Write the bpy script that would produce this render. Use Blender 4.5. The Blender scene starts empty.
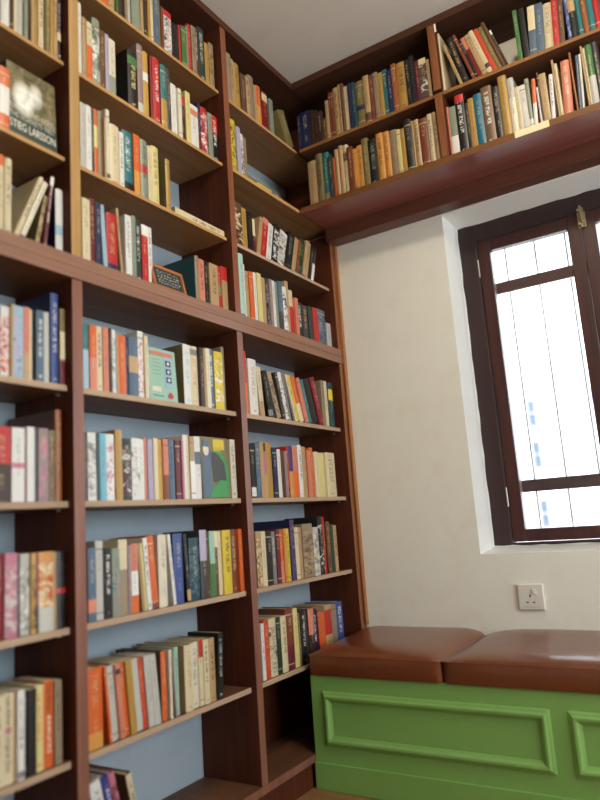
import bpy, bmesh, math, random
from mathutils import Vector, Matrix
random.seed(7)
C = bpy.context.scene.collection
sc = bpy.context.scene
R = math.radians

# ------------------------------------------------------------------ palette
def s2l(c):
    c = c/255.0
    return c/12.92 if c <= .04045 else ((c+.055)/1.055)**2.4
def rgb(r, g, b): return (s2l(r), s2l(g), s2l(b), 1)
PAL = dict(amber=(226,150,62), amber_brown=(168,92,42), black=(24,22,24), blue=(58,84,158), brown=(104,68,44), cream=(232,214,172),
 dark_brown=(60,38,28), dark_green=(34,62,50), dark_grey=(62,60,62), dark_red=(138,24,30), dark_teal=(24,74,84), gold=(214,164,62),
 green=(66,122,62), grey=(134,132,130), grey_green=(142,154,134), grey_tan=(156,136,108), ivory=(236,226,200), light_blue=(160,194,214),
 light_mint=(180,222,208), lilac=(182,172,206), maroon=(108,30,42), mauve=(158,128,132), mint=(158,204,180), mustard=(192,146,62),
 navy=(28,36,84), olive=(132,116,66), orange=(236,100,34), pale_grey=(202,200,192), pale_yellow=(234,216,138), pink=(206,112,140),
 purple=(70,44,110), red=(206,34,36), red_brown=(132,60,36), red_orange=(222,70,36), royal_blue=(46,60,150), salmon=(226,130,100),
 sky_blue=(112,190,214), slate_blue=(82,108,134), tan=(196,158,108), teal=(34,122,130), teal_blue=(18,110,146), warm_brown=(126,92,62),
 leaf=(52,160,74), white=(238,236,230), yellow=(236,206,44))
def pc(n):
    c = PAL[n]; g = sum(c)/3
    return rgb(*[min(255, (x*.86+g*.10+m_*.04)*.965) for x, m_ in zip(c, (150, 120, 90))])

# ------------------------------------------------------------------ materials
def new_mat(name):
    m = bpy.data.materials.new(name); m.use_nodes = True
    return m, m.node_tree, m.node_tree.nodes['Principled BSDF']
def N(nt, t, **k):
    n = nt.nodes.new(t)
    for a, v in k.items(): setattr(n, a, v)
    return n
def math_(nt, op, a, b=None, c=None):
    n = N(nt, 'ShaderNodeMath', operation=op)
    for i, v in enumerate((a, b, c)):
        if v is None: continue
        if isinstance(v, (int, float)): n.inputs[i].default_value = v
        else: nt.links.new(v, n.inputs[i])
    return n.outputs[0]
def mixc(nt, f, a, b):
    n = N(nt, 'ShaderNodeMix', data_type='RGBA')
    for i, v in ((0, f), (6, a), (7, b)):
        if isinstance(v, (int, float, tuple)): n.inputs[i].default_value = v
        else: nt.links.new(v, n.inputs[i])
    return n.outputs[2]
def noise(nt, scale, vec=None, detail=4, rough=.55, dist=0):
    n = N(nt, 'ShaderNodeTexNoise'); n.inputs['Scale'].default_value = scale
    n.inputs['Detail'].default_value = detail; n.inputs['Roughness'].default_value = rough
    n.inputs['Distortion'].default_value = dist
    if vec is not None: nt.links.new(vec, n.inputs['Vector'])
    return n.outputs[0]
def objcoord(nt, scale=(1, 1, 1), rnd=False):
    tc = N(nt, 'ShaderNodeTexCoord'); mp = N(nt, 'ShaderNodeMapping'); mp.inputs['Scale'].default_value = scale
    nt.links.new(tc.outputs['Object'], mp.inputs['Vector'])
    if rnd:
        oi = N(nt, 'ShaderNodeObjectInfo'); v = math_(nt, 'MULTIPLY', oi.outputs['Random'], 37.0)
        cx = N(nt, 'ShaderNodeCombineXYZ'); nt.links.new(v, cx.inputs[0]); nt.links.new(v, cx.inputs[2])
        nt.links.new(cx.outputs[0], mp.inputs['Location'])
    return mp.outputs[0]
def ramp(nt, f, stops):
    r = N(nt, 'ShaderNodeValToRGB'); e = r.color_ramp.elements
    e[0].position, e[0].color = stops[0]; e[1].position, e[1].color = stops[-1]
    for p, c in stops[1:-1]:
        x = e.new(p); x.color = c
    nt.links.new(f, r.inputs[0]); return r.outputs[0]
def bump(nt, b, h, strength=.2, dist=.002):
    n = N(nt, 'ShaderNodeBump'); n.inputs['Strength'].default_value = strength; n.inputs['Distance'].default_value = dist
    nt.links.new(h, n.inputs['Height']); nt.links.new(n.outputs[0], b.inputs['Normal'])

def wood(name, c1, c2, grain_axis, rough=.42, coat=.0, c3=None):
    """grain runs along grain_axis (0,1,2)"""
    m, nt, b = new_mat(name)
    s = [28, 28, 28]; s[grain_axis] = 1.6
    v = objcoord(nt, tuple(s))
    n1 = noise(nt, 1.0, v, 5, .6, .6)
    s2 = [110, 110, 110]; s2[grain_axis] = 3
    n2 = noise(nt, 1.0, objcoord(nt, tuple(s2)), 3, .5)
    n3 = noise(nt, 3.0, objcoord(nt), 2, .5)
    f = math_(nt, 'ADD', math_(nt, 'MULTIPLY', n1, .6), math_(nt, 'MULTIPLY', n2, .4))
    col = ramp(nt, f, [(.33, rgb(*c1)), (.66, rgb(*c2))])
    if c3: col = mixc(nt, ramp(nt, n3, [(.4, (0, 0, 0, 1)), (.65, (1, 1, 1, 1))]), col, rgb(*c3))
    nt.links.new(col, b.inputs['Base Color'])
    b.inputs['Roughness'].default_value = rough; b.inputs['Specular IOR Level'].default_value = .5 if coat else .22
    b.inputs['Coat Weight'].default_value = coat; b.inputs['Coat Roughness'].default_value = .25
    bump(nt, b, f, .25, .001)
    return m
def plain(name, col, rough=.5, metal=0, spec=.5, coat=0):
    m, nt, b = new_mat(name)
    n = noise(nt, 30, objcoord(nt), 3)
    a = tuple(max(0, x*.93) for x in rgb(*col)[:3])+(1,); c = tuple(min(1, x*1.05) for x in rgb(*col)[:3])+(1,)
    nt.links.new(mixc(nt, n, a, c), b.inputs['Base Color'])
    b.inputs['Roughness'].default_value = rough; b.inputs['Metallic'].default_value = metal
    b.inputs['Specular IOR Level'].default_value = spec; b.inputs['Coat Weight'].default_value = coat
    return m
def plaster(name, c1, c2, c3, bs=.25):
    m, nt, b = new_mat(name)
    v = objcoord(nt)
    n1 = noise(nt, 1.3, v, 4, .6); n2 = noise(nt, 9, v, 5, .6); n3 = noise(nt, 60, v, 4, .6)
    c = mixc(nt, ramp(nt, n1, [(.35, (0, 0, 0, 1)), (.65, (1, 1, 1, 1))]), rgb(*c1), rgb(*c2))
    c = mixc(nt, ramp(nt, n2, [(.52, (0, 0, 0, 1)), (.8, (.55, .55, .55, 1))]), c, rgb(*c3))
    nt.links.new(c, b.inputs['Base Color']); b.inputs['Roughness'].default_value = .8
    b.inputs['Specular IOR Level'].default_value = .25
    h = math_(nt, 'ADD', math_(nt, 'MULTIPLY', n2, .7), math_(nt, 'MULTIPLY', n3, .3))
    bump(nt, b, h, bs, .006)
    return m

M = {}
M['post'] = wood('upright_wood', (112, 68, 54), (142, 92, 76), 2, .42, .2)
M['post_lamplit'] = wood('lamplit_upright_wood', (160, 120, 66), (188, 148, 90), 2, .45, .1)  # yellow of the lamp put into the colour of the left upper uprights
M['post_mid'] = wood('middle_upright_wood', (112, 62, 40), (140, 84, 58), 2, .45, .1)
M['post_end'] = wood('end_upright_wood', (122, 72, 44), (150, 96, 62), 2, .45, .1)
M['scribe'] = wood('scribe_strip_wood', (146, 92, 52), (176, 118, 72), 2, .45, .1)
M['shelf_lit'] = wood('lit_shelf_wood', (126, 88, 54), (154, 112, 72), 1, .5)  # bounced light put into the colour, paler than the lower shelves
M['rail'] = wood('rail_wood', (122, 84, 66), (150, 108, 88), 1, .42, .15)
M['side'] = wood('shaded_side_wood', (66, 29, 15), (92, 45, 26), 2, .6)  # shade inside the bays put into the colour, darker than the upright fronts
M['shelf'] = wood('shelf_wood', (92, 60, 40), (116, 78, 54), 1, .5)
M['edge'] = wood('shelf_edge_wood', (158, 132, 108), (188, 160, 134), 1, .5)
M['edge_lamplit'] = wood('lamplit_edge_wood', (170, 128, 78), (198, 154, 102), 1, .5)  # yellow lamplight put into the edge colour
M['cornice'] = wood('cornice_wood', (66, 36, 24), (86, 50, 34), 1, .6)
M['shelf_x'] = wood('high_shelf_wood', (88, 54, 36), (112, 72, 48), 0, .5)
M['edge_x'] = wood('high_shelf_edge_wood', (128, 84, 46), (156, 108, 64), 0, .5)
M['fascia'] = wood('high_board_edge_wood', (104, 64, 34), (130, 86, 50), 0, .5)
M['under'] = wood('high_board_sheen_wood', (122, 66, 58), (148, 88, 78), 0, .34, .3)  # purplish sheen of reflected daylight put into the wood colour
M['batten'] = wood('batten_wood', (84, 46, 34), (112, 66, 50), 0, .45, .1)
M['cornice_x'] = wood('high_cornice_wood', (62, 36, 24), (82, 50, 34), 0, .6)
M['post_x'] = wood('high_upright_wood', (112, 66, 40), (150, 94, 58), 2, .5)
M['oldwood'] = wood('window_frame_wood', (38, 23, 25), (60, 36, 36), 2, .5, .1, (48, 30, 28))
M['sash'] = wood('window_sash_wood', (54, 29, 28), (80, 42, 38), 2, .42, .15)
M['wall_cream'] = plaster('cream_plaster', (236, 233, 219), (241, 239, 228), (230, 222, 202))
M['wall_daylit'] = plaster('daylight_tinted_plaster', (158, 172, 183), (172, 184, 194), (150, 162, 172), .12)  # blue of the daylight put into the plaster colour
M['ceil'] = plaster('ceiling_plaster', (218, 214, 206), (226, 222, 214), (208, 203, 194), .1)
M['reveal'] = plaster('white_reveal_paint', (236, 236, 232), (242, 242, 238), (226, 224, 216), .3)
M['floor'] = wood('floor_boards', (120, 84, 52), (160, 118, 76), 0, .4)
M['white_plastic'] = plain('white_plastic', (228, 224, 212), .35)
M['dark_hole'] = plain('socket_hole', (10, 10, 10), .8)
M['steel'] = plain('hinge_steel', (190, 188, 180), .35, .8)
M['brass'] = plain('aged_brass', (172, 154, 120), .4, .6)
M['iron'] = plain('dark_iron', (112, 74, 72), .5, .1)
M['rod'] = plain('glare_pale_rod', (236, 238, 240), .45, .85)  # near-white colour imitates the window glare washing over the rods
M['paper'] = plain('cream_paper', (238, 224, 184), .6)
M['slate'] = None

def leather():
    m, nt, b = new_mat('brown_leather')
    v = objcoord(nt)
    n1 = noise(nt, 5, v, 3, .5); vo = N(nt, 'ShaderNodeTexVoronoi'); vo.inputs['Scale'].default_value = 260
    nt.links.new(v, vo.inputs['Vector'])
    nt.links.new(mixc(nt, n1, rgb(98, 48, 22), rgb(124, 66, 34)), b.inputs['Base Color'])
    b.inputs['Roughness'].default_value = .34; b.inputs['Coat Weight'].default_value = .45; b.inputs['Coat Roughness'].default_value = .14
    h = math_(nt, 'ADD', math_(nt, 'MULTIPLY', vo.outputs[0], .5), math_(nt, 'MULTIPLY', noise(nt, 14, v, 3), 2.0))
    bump(nt, b, h, .3, .0015)
    return m
M['leather'] = leather()
def green_paint():
    m, nt, b = new_mat('green_gloss_paint')
    v = objcoord(nt)
    nt.links.new(mixc(nt, noise(nt, 3, v, 3), rgb(126, 172, 90), rgb(134, 180, 98)), b.inputs['Base Color'])
    b.inputs['Roughness'].default_value = .38; b.inputs['Coat Weight'].default_value = .2
    bump(nt, b, noise(nt, 40, v, 3), .06, .002)
    return m
M['green'] = green_paint()
def glass():
    m, nt, b = new_mat('window_glass'); nt.nodes.remove(b)
    t = N(nt, 'ShaderNodeBsdfTransparent'); g = N(nt, 'ShaderNodeBsdfGlossy'); g.inputs['Roughness'].default_value = .02
    t.inputs[0].default_value = (.96, .98, .98, 1)
    fr = N(nt, 'ShaderNodeFresnel'); fr.inputs[0].default_value = 1.45
    mx = N(nt, 'ShaderNodeMixShader'); nt.links.new(fr.outputs[0], mx.inputs[0]); nt.links.new(t.outputs[0], mx.inputs[1]); nt.links.new(g.outputs[0], mx.inputs[2])
    nt.links.new(mx.outputs[0], nt.nodes['Material Output'].inputs[0])
    return m
M['glass'] = glass()
def pages_mat():
    m, nt, b = new_mat('page_edges')
    s = noise(nt, 1, objcoord(nt, (2600, 6, 6)), 2)
    nt.links.new(mixc(nt, s, rgb(186, 168, 132), rgb(226, 212, 180)), b.inputs['Base Color'])
    b.inputs['Roughness'].default_value = .9
    return m
M['pages'] = pages_mat()

_cov = {}
def cover_mat(col):
    if col in _cov: return _cov[col]
    m, nt, b = new_mat('cover_'+col)
    n = noise(nt, 14, objcoord(nt, rnd=True), 4, .6)
    c = pc(col); d = tuple(x*.82 for x in c[:3])+(1,)
    nt.links.new(mixc(nt, n, d, c), b.inputs['Base Color'])
    b.inputs['Roughness'].default_value = .45
    _cov[col] = m; return m
_sp = {}
LIGHT = {'cream','white','ivory','tan','pale_yellow','pale_grey','yellow','light_mint','light_blue','mint','lilac','amber','gold','salmon','mustard','grey_tan','sky_blue','grey_green'}
def spine_mat(col, opts, k):
    key = (col, opts, k if 't:' not in opts else 0)
    if key in _sp: return _sp[key]
    m, nt, b = new_mat('spine_'+col)
    uv = N(nt, 'ShaderNodeUVMap'); sx = N(nt, 'ShaderNodeSeparateXYZ'); nt.links.new(uv.outputs[0], sx.inputs[0])
    u, v = sx.outputs[0], sx.outputs[1]
    oi = N(nt, 'ShaderNodeObjectInfo'); rnd = math_(nt, 'MULTIPLY', oi.outputs['Random'], 91.0)
    cb = N(nt, 'ShaderNodeCombineXYZ'); nt.links.new(math_(nt, 'MULTIPLY', u, 1.0), cb.inputs[0])
    nt.links.new(math_(nt, 'MULTIPLY', v, 6.0), cb.inputs[1]); nt.links.new(rnd, cb.inputs[2])
    wear = noise(nt, 1.6, cb.outputs[0], 5, .65)
    c = pc(col); d = tuple(x*.8 for x in c[:3])+(1,)
    cur = mixc(nt, wear, d, c)
    def band(a, z): return math_(nt, 'MULTIPLY', math_(nt, 'GREATER_THAN', v, a), math_(nt, 'LESS_THAN', v, z))
    def text(a, z, hw, cell, thr, colr, off=0.0, st=.82):
        g = N(nt, 'ShaderNodeCombineXYZ')
        nt.links.new(math_(nt, 'FLOOR', math_(nt, 'MULTIPLY', v, cell)), g.inputs[0])
        nt.links.new(math_(nt, 'FLOOR', math_(nt, 'MULTIPLY', math_(nt, 'ADD', u, off), 1.6/hw)), g.inputs[1])
        nt.links.new(rnd, g.inputs[2])
        w = N(nt, 'ShaderNodeTexWhiteNoise'); nt.links.new(g.outputs[0], w.inputs['Vector'])
        gl = math_(nt, 'GREATER_THAN', w.outputs['Value'], thr)
        cen = math_(nt, 'LESS_THAN', math_(nt, 'ABSOLUTE', math_(nt, 'SUBTRACT', u, .5-off*0)), hw)
        word = math_(nt, 'GREATER_THAN', math_(nt, 'FRACT', math_(nt, 'ADD', math_(nt, 'MULTIPLY', v, 5.3), rnd)), .16)
        f = math_(nt, 'MULTIPLY', math_(nt, 'MULTIPLY', gl, cen), math_(nt, 'MULTIPLY', band(a, z), word))
        return mixc(nt, math_(nt, 'MULTIPLY', f, st), cur, colr)
    has_t = False
    for o in opts.split():
        t = o.split(':')
        if t[0] == 'p':
            n1 = noise(nt, 1.5, cb.outputs[0], 4, .65, .8)
            cc = ramp(nt, n1, [(.40, pc(t[1])), (.52, c), (.64, pc(t[2]))])
            cur = mixc(nt, band(.06, .86), cur, cc)
        elif t[0] == 's':
            cur = mixc(nt, math_(nt, 'LESS_THAN', v, float(t[2])), cur, pc(t[1]))
        elif t[0] == 'b':
            cur = mixc(nt, band(float(t[2]), float(t[3])), cur, pc(t[1]))
        elif t[0] == 't':
            cur = text(.34, .9, .21, 104, .5, pc(t[1])); cur = text(.05, .09, .2, 104, .45, pc(t[1])); has_t = True
        elif t[0] == 'T': has_t = True
    if not has_t and k > 0:
        tc = rgb(96, 70, 52) if col in LIGHT else rgb(206, 190, 150)
        if k == 1: cur = text(.34, .86, .15, 112, .52, tc, 0, .42)
        elif k == 2: cur = text(.52, .9, .18, 96, .52, tc, 0, .45); cur = text(.16, .36, .12, 112, .52, tc, 0, .4)
        elif k == 3:
            cur = mixc(nt, math_(nt, 'MULTIPLY', band(.88, .905), .6), cur, tc); cur = mixc(nt, math_(nt, 'MULTIPLY', band(.08, .1), .6), cur, tc)
            cur = text(.62, .84, .2, 100, .52, tc, 0, .42)
    nt.links.new(cur, b.inputs['Base Color'])
    b.inputs['Roughness'].default_value = .4
    _sp[key] = m; return m

# ------------------------------------------------------------------ mesh helpers
def mesh_obj(name, verts, faces, mats, parent=None, midx=None, uvs=None, smooth=False, loc=None, rot=None):
    me = bpy.data.meshes.new(name); me.from_pydata(verts, [], faces); me.update()
    for m in (mats if isinstance(mats, (list, tuple)) else [mats]): me.materials.append(m)
    if midx: me.polygons.foreach_set('material_index', midx)
    if smooth is True: me.polygons.foreach_set('use_smooth', [True]*len(me.polygons))
    o = bpy.data.objects.new(name, me); C.objects.link(o)
    if uvs:
        l = me.uv_layers.new(name='UVMap')
        for p in me.polygons:
            for li, vi in zip(p.loop_indices, p.vertices): l.data[li].uv = uvs[vi]
    if parent: o.parent = parent
    if loc: o.location = loc
    if rot: o.rotation_euler = rot
    return o
def bm_box(bm, x0, x1, y0, y1, z0, z1, mi=0):
    vs = [bm.verts.new(p) for p in ((x0,y0,z0),(x1,y0,z0),(x1,y1,z0),(x0,y1,z0),(x0,y0,z1),(x1,y0,z1),(x1,y1,z1),(x0,y1,z1))]
    for f in ((0,3,2,1),(4,5,6,7),(0,1,5,4),(1,2,6,5),(2,3,7,6),(3,0,4,7)):
        fc = bm.faces.new([vs[i] for i in f]); fc.material_index = mi
    return vs
def bm_obj(name, bm, mats, parent=None, bevel=0, seg=2, smooth=False, loc=None, rot=None):
    bmesh.ops.recalc_face_normals(bm, faces=bm.faces)
    me = bpy.data.meshes.new(name); bm.to_mesh(me); bm.free()
    for m in (mats if isinstance(mats, (list, tuple)) else [mats]): me.materials.append(m)
    o = bpy.data.objects.new(name, me); C.objects.link(o)
    if parent: o.parent = parent
    if loc: o.location = loc
    if rot: o.rotation_euler = rot
    if smooth: me.polygons.foreach_set('use_smooth', [True]*len(me.polygons))
    if bevel:
        md = o.modifiers.new('bevel', 'BEVEL'); md.width = bevel; md.segments = seg; md.limit_method = 'ANGLE'; md.angle_limit = R(40)
    return o
def box(name, x0, x1, y0, y1, z0, z1, mats, parent=None, bevel=.0012, front=None):
    """front: side ('+x','-y') that takes material 1. Coordinates are world; the parent sits at world origin offset."""
    bm = bmesh.new(); off = parent.matrix_basis.translation if parent else Vector((0, 0, 0))
    bm_box(bm, x0-off.x, x1-off.x, y0-off.y, y1-off.y, z0-off.z, z1-off.z)
    if front:
        bm.normal_update()
        d = {'+x': Vector((1,0,0)), '-y': Vector((0,-1,0))}[front]
        for f in bm.faces:
            if f.normal.dot(d) > .9: f.material_index = 1
    return bm_obj(name, bm, mats, parent, bevel)
def empty(name, loc, rot=None):
    o = bpy.data.objects.new(name, None); C.objects.link(o); o.location = loc; o.empty_display_size = .05
    if rot: o.rotation_euler = rot
    return o
def tag(o, label, cat, group=None):
    o['label'] = label; o['category'] = cat
    if group: o['group'] = group
    return o
def struct(o):
    o['kind'] = 'structure'; return o
def tube(name, pts, r, mat, parent=None, n=8, closed=False):
    cu = bpy.data.curves.new(name, 'CURVE'); cu.dimensions = '3D'; cu.bevel_depth = r; cu.bevel_resolution = max(1, n//4)
    cu.use_fill_caps = True
    s = cu.splines.new('POLY'); s.points.add(len(pts)-1); s.use_cyclic_u = closed
    for p, q in zip(s.points, pts): p.co = (*q, 1)
    tmp = bpy.data.objects.new(name, cu); me = bpy.data.meshes.new_from_object(tmp); bpy.data.objects.remove(tmp); bpy.data.curves.remove(cu)
    me.name = name; me.materials.clear(); me.materials.append(mat)
    o = bpy.data.objects.new(name, me); C.objects.link(o)
    if parent: o.parent = parent
    return o
def text_mesh(name, body, size, mat, parent, M4, width=None, extrude=.0002, spacing=1.0):
    cu = bpy.data.curves.new(name, 'FONT'); cu.body = body; cu.size = size; cu.extrude = extrude; cu.align_x = 'CENTER'; cu.align_y = 'CENTER'
    cu.space_line = .9; cu.space_character = spacing; cu.resolution_u = 3
    tmp = bpy.data.objects.new(name, cu); me = bpy.data.meshes.new_from_object(tmp); bpy.data.objects.remove(tmp); bpy.data.curves.remove(cu)
    xs = [v.co.x for v in me.vertices]; w = max(xs)-min(xs); k = (width/w) if width else 1
    for v in me.vertices: v.co = M4 @ Vector((v.co.x*k, v.co.y, v.co.z))
    me.name = name; me.materials.clear(); me.materials.append(mat)
    o = bpy.data.objects.new(name, me); C.objects.link(o); o.parent = parent
    return o

# ------------------------------------------------------------------ levels
L1, R1, L2, R2, L3 = -1.4006, -1.3688, -.7378, -.7075, -.0448
FL, CE = -.964, 1.690
DB = .225            # depth of the tall bookcase
DO = .2665           # depth of the high shelves
RT, RM, RB = .587, .556, .526
YL = -2.08           # left end of the bookcase
WX0, WX1, WZ0, WZ1 = .487, 1.447, -.268, 1.046
SP = .017; YF = .115   # splay of the window reveal, depth of the frame behind the wall face

# ------------------------------------------------------------------ setting
OPN = (-2.3, -.55, -.32, .90)
def shell():
    bm = bmesh.new(); bm_box(bm, -DB-.12, -DB, -4.2, .3, FL-.05, CE+.05)
    struct(bm_obj('wall_left', bm, M['wall_daylit']))
    t = .30; bm = bmesh.new()
    def quads(*fs):
        for f, mi in fs:
            fc = bm.faces.new([bm.verts.new(p) for p in f]); fc.material_index = mi
    zl, zh, xl, xr = FL-.05, CE+.05, -DB, 3.0
    a = [(WX0, WZ0), (WX1, WZ0), (WX1, WZ1), (WX0, WZ1)]
    b_ = [(WX0+SP, WZ0+SP), (WX1-SP, WZ0+SP), (WX1-SP, WZ1-SP-.008), (WX0+SP, WZ1-SP-.008)]
    o4 = [(xl, zl), (xr, zl), (xr, zh), (xl, zh)]
    rr = random.Random(3); SEG = 26
    for i in range(4):
        j = (i+1) % 4
        quads(([(o4[i][0], 0, o4[i][1]), (o4[j][0], 0, o4[j][1]), (a[j][0], 0, a[j][1]), (a[i][0], 0, a[i][1])], 0),
              ([(b_[i][0], t, b_[i][1]), (b_[j][0], t, b_[j][1]), (o4[j][0], t, o4[j][1]), (o4[i][0], t, o4[i][1])], 0),
              ([(b_[i][0], YF+.06, b_[i][1]), (b_[j][0], YF+.06, b_[j][1]), (b_[j][0], t, b_[j][1]), (b_[i][0], t, b_[i][1])], 1),
              ([(o4[i][0], 0, o4[i][1]), (o4[i][0], t, o4[i][1]), (o4[j][0], t, o4[j][1]), (o4[j][0], 0, o4[j][1])], 0),
              ([(b_[i][0], YF-.004, b_[i][1]), (b_[j][0], YF-.004, b_[j][1]), (b_[j][0], YF+.06, b_[j][1]), (b_[i][0], YF+.06, b_[i][1])], 1),
              ([(a[i][0], 0, a[i][1]), (a[j][0], 0, a[j][1]), (b_[j][0], YF-.004, b_[j][1]), (b_[i][0], YF-.004, b_[i][1])], 1))
    bmesh.ops.remove_doubles(bm, verts=bm.verts, dist=1e-5)
    struct(bm_obj('wall_back', bm, [M['wall_cream'], M['reveal']]))
    # ragged plaster lip where the reveal meets the frame
    bm = bmesh.new()
    def lip(p, q, nrm):
        p = Vector(p); q = Vector(q); nrm = Vector(nrm); prev = None
        for k in range(SEG+1):
            c = p.lerp(q, k/SEG); w_ = rr.uniform(.0015, .0055)
            row = [bm.verts.new(c+Vector((0, -.0165, 0))), bm.verts.new(c+nrm*w_+Vector((0, -.004, 0))), bm.verts.new(c+nrm*w_), bm.verts.new(c)]
            if prev:
                for u in range(3): bm.faces.new((prev[u], prev[u+1], row[u+1], row[u]))
            prev = row
    y = YF-.0006
    lip((b_[0][0], y, b_[0][1]), (b_[3][0], y, b_[3][1]), (1, 0, 0)); lip((b_[1][0], y, b_[1][1]), (b_[2][0], y, b_[2][1]), (-1, 0, 0))
    lip((b_[3][0], y, b_[3][1]), (b_[2][0], y, b_[2][1]), (0, 0, -1)); lip((b_[0][0], y, b_[0][1]), (b_[1][0], y, b_[1][1]), (0, 0, 1))
    struct(bm_obj('trim_1', bm, M['reveal']))
    # right wall with a wide unglazed window opening that lets the daylight in
    bm = bmesh.new(); qy0, qy1, qz0, qz1 = OPN
    bm_box(bm, 3.0, 3.1, -4.3, qy0, FL-.05, CE+.05); bm_box(bm, 3.0, 3.1, qy1, .3, FL-.05, CE+.05)
    bm_box(bm, 3.0, 3.1, qy0, qy1, FL-.05, qz0); bm_box(bm, 3.0, 3.1, qy0, qy1, qz1, CE+.05); struct(bm_obj('wall_right', bm, M['wall_cream']))
    bm = bmesh.new(); bm_box(bm, -DB, 3.0, -4.3, -4.2, FL-.05, CE+.05)
    struct(bm_obj('wall_front', bm, M['wall_cream']))
    bm = bmesh.new(); bm_box(bm, -DB-.12, 3.0, -4.3, .3, FL-.08, FL); struct(bm_obj('floor', bm, M['floor']))
    bm = bmesh.new(); bm_box(bm, -DB-.12, 3.0, -4.3, .3, CE, CE+.08); struct(bm_obj('ceiling', bm, M['ceil']))
shell()

def window():
    w = struct(empty('window_1', ((WX0+WX1)/2, .14, WZ0+SP)))
    A0, A1, Z0, Z1 = WX0+SP+.0006, WX1-SP-.0006, WZ0+SP+.0006, WZ1-SP-.0086
    def B(name, x0, x1, y0, y1, z0, z1, m, par=w, bevel=.003):
        bm = bmesh.new(); o = w.location
        bm_box(bm, x0-o.x, x1-o.x, y0-o.y, y1-o.y, z0-o.z, z1-o.z)
        ob = bm_obj(name, bm, m, None, bevel); ob.parent = par; return ob
    F0, F1 = YF, YF+.062
    bm = bmesh.new(); o = w.location
    for x0, x1, z0, z1 in ((A0, A0+.070, Z0, Z1), (A1-.070, A1, Z0, Z1), (A0+.070, A1-.070, .948, Z1), (A0+.070, A1-.070, Z0, -.239)):
        bm_box(bm, x0-o.x, x1-o.x, F0-o.y, F1-o.y, z0-o.z, z1-o.z)
    bm_obj('window_frame', bm, M['oldwood'], w, .003)
    mid = (WX0+WX1)/2
    for side, (a, b) in enumerate(((A0+.072, mid-.001), (mid+.001, A1-.072))):
        s = .048; y0, y1 = YF+.008, YF+.044
        z0, z1 = -.236, .945
        bm = bmesh.new()
        top, bot = .046, .045
        for x0, x1, q0, q1 in ((a, a+s, z0, z1), (b-s, b, z0, z1), (a+s, b-s, z1-top, z1), (a+s, b-s, z0, z0+bot)):
            bm_box(bm, x0-o.x, x1-o.x, y0-o.y, y1-o.y, q0-o.z, q1-o.z)
        sash = bm_obj('window_sash', bm, M['sash'], w, .003)
        g = B('glass_pane', a+s-.004, b-s+.004, YF+.026, YF+.029, z0+bot-.004, z1-top+.004, M['glass'], sash, 0)
        hx = a-.0008 if side == 0 else b+.0008
        for hz in (.832, -.07):
            h = tube('hinge', [(hx-o.x, YF+.0005-o.y, hz-.036-o.z), (hx-o.x, YF+.0005-o.y, hz+.036-o.z)], .0032, M['steel'], w)
    # brass bolt at the head of the meeting stiles
    bm = bmesh.new(); bx = mid+.006-o.x; by = YF+.0035-o.y
    bm_box(bm, bx-.014, bx+.014, by-.002, by+.004, .888-o.z, .968-o.z)
    bmesh.ops.create_cone(bm, cap_ends=True, segments=10, radius1=.0055, radius2=.0055, depth=.085, matrix=Matrix.Translation((bx, by-.007, .928-o.z)))
    bmesh.ops.create_uvsphere(bm, u_segments=10, v_segments=6, radius=.008, matrix=Matrix.Translation((bx+.004, by-.014, .908-o.z)))
    for zz in (.901, .955): bm_box(bm, bx-.011, bx+.011, by-.013, by-.002, zz-.005-o.z, zz+.005-o.z)
    bm_obj('latch', bm, M['brass'], w, .001)
    # iron grille outside the sashes
    gy = .262
    bm = bmesh.new()
    for z0, z1 in ((.756, .803), (-.055, -.008)):
        bm_box(bm, WX0+SP+.001-o.x, WX1-SP-.001-o.x, gy-.006-o.y, gy+.006-o.y, z0-o.z, z1-o.z)
    gr = bm_obj('grille', bm, M['iron'], w, .002)
    x = .533
    while x < WX1-.02:
        tube('grille_rod', [(x-o.x, gy-o.y, WZ0+SP+.001-o.z), (x-o.x, gy-o.y, WZ1-SP-.009-o.z)], .0058, M['rod'], gr)
        x += .1175
window()

def outside():
    """pale houses across the street, far behind the window"""
    def house(x0, x1, y0, y1, h, wins, lab):
        t = empty('house', ((x0+x1)/2, y0, -6.0)); o = t.location
        tag(t, lab, 'house')
        bm = bmesh.new(); bm_box(bm, x0-o.x, x1-o.x, 0, y1-y0, 0, h); bm_obj('house_wall', bm, M['wall_house'], t, 0)
        bm = bmesh.new(); bm_box(bm, x0-.2-o.x, x1+.2-o.x, -.25, y1-y0, h, h+.25); bm_obj('roof_edge', bm, M['wall_house'], t, 0)
        for cx, cz, ww, hh in wins:
            cx -= o.x; cz -= o.z
            bm = bmesh.new(); bm_box(bm, cx-ww/2, cx+ww/2, -.04, -.001, cz-hh/2, cz+hh/2)
            wf = bm_obj('house_window', bm, M['house_glass'], t, 0)
            bm = bmesh.new()
            bm_box(bm, cx-.05, cx+.05, -.10, -.041, cz-hh/2, cz+hh/2); bm_box(bm, cx-ww/2, cx+ww/2, -.10, -.041, cz-.05, cz+.05)
            bm_obj('window_bar', bm, M['wall_house'], wf, 0)
        return t
    M['wall_house'] = plain('pale_house_paint', (192, 192, 194), .9)
    M['house_glass'] = plain('house_window_glass', (118, 126, 142), .9, 0, .1)
    wins = [(x, z, .9, 1.7) for z in (5.65, 3.0, -.7) for x in (-17.2, -16.5, -9.25, -8.5, -1.2, -.5)]+[(-5.5, 6.3, .8, .9)]
    house(-34, 12, 42, 52, 24, wins, 'pale white house front with small paired windows, seen far off through the window')
    bm = bmesh.new(); bm_box(bm, -60, 60, .6, 60, -6.1, -6.0); struct(bm_obj('ground', bm, plain('pale_street', (196, 192, 184), .9)))
outside()

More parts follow.
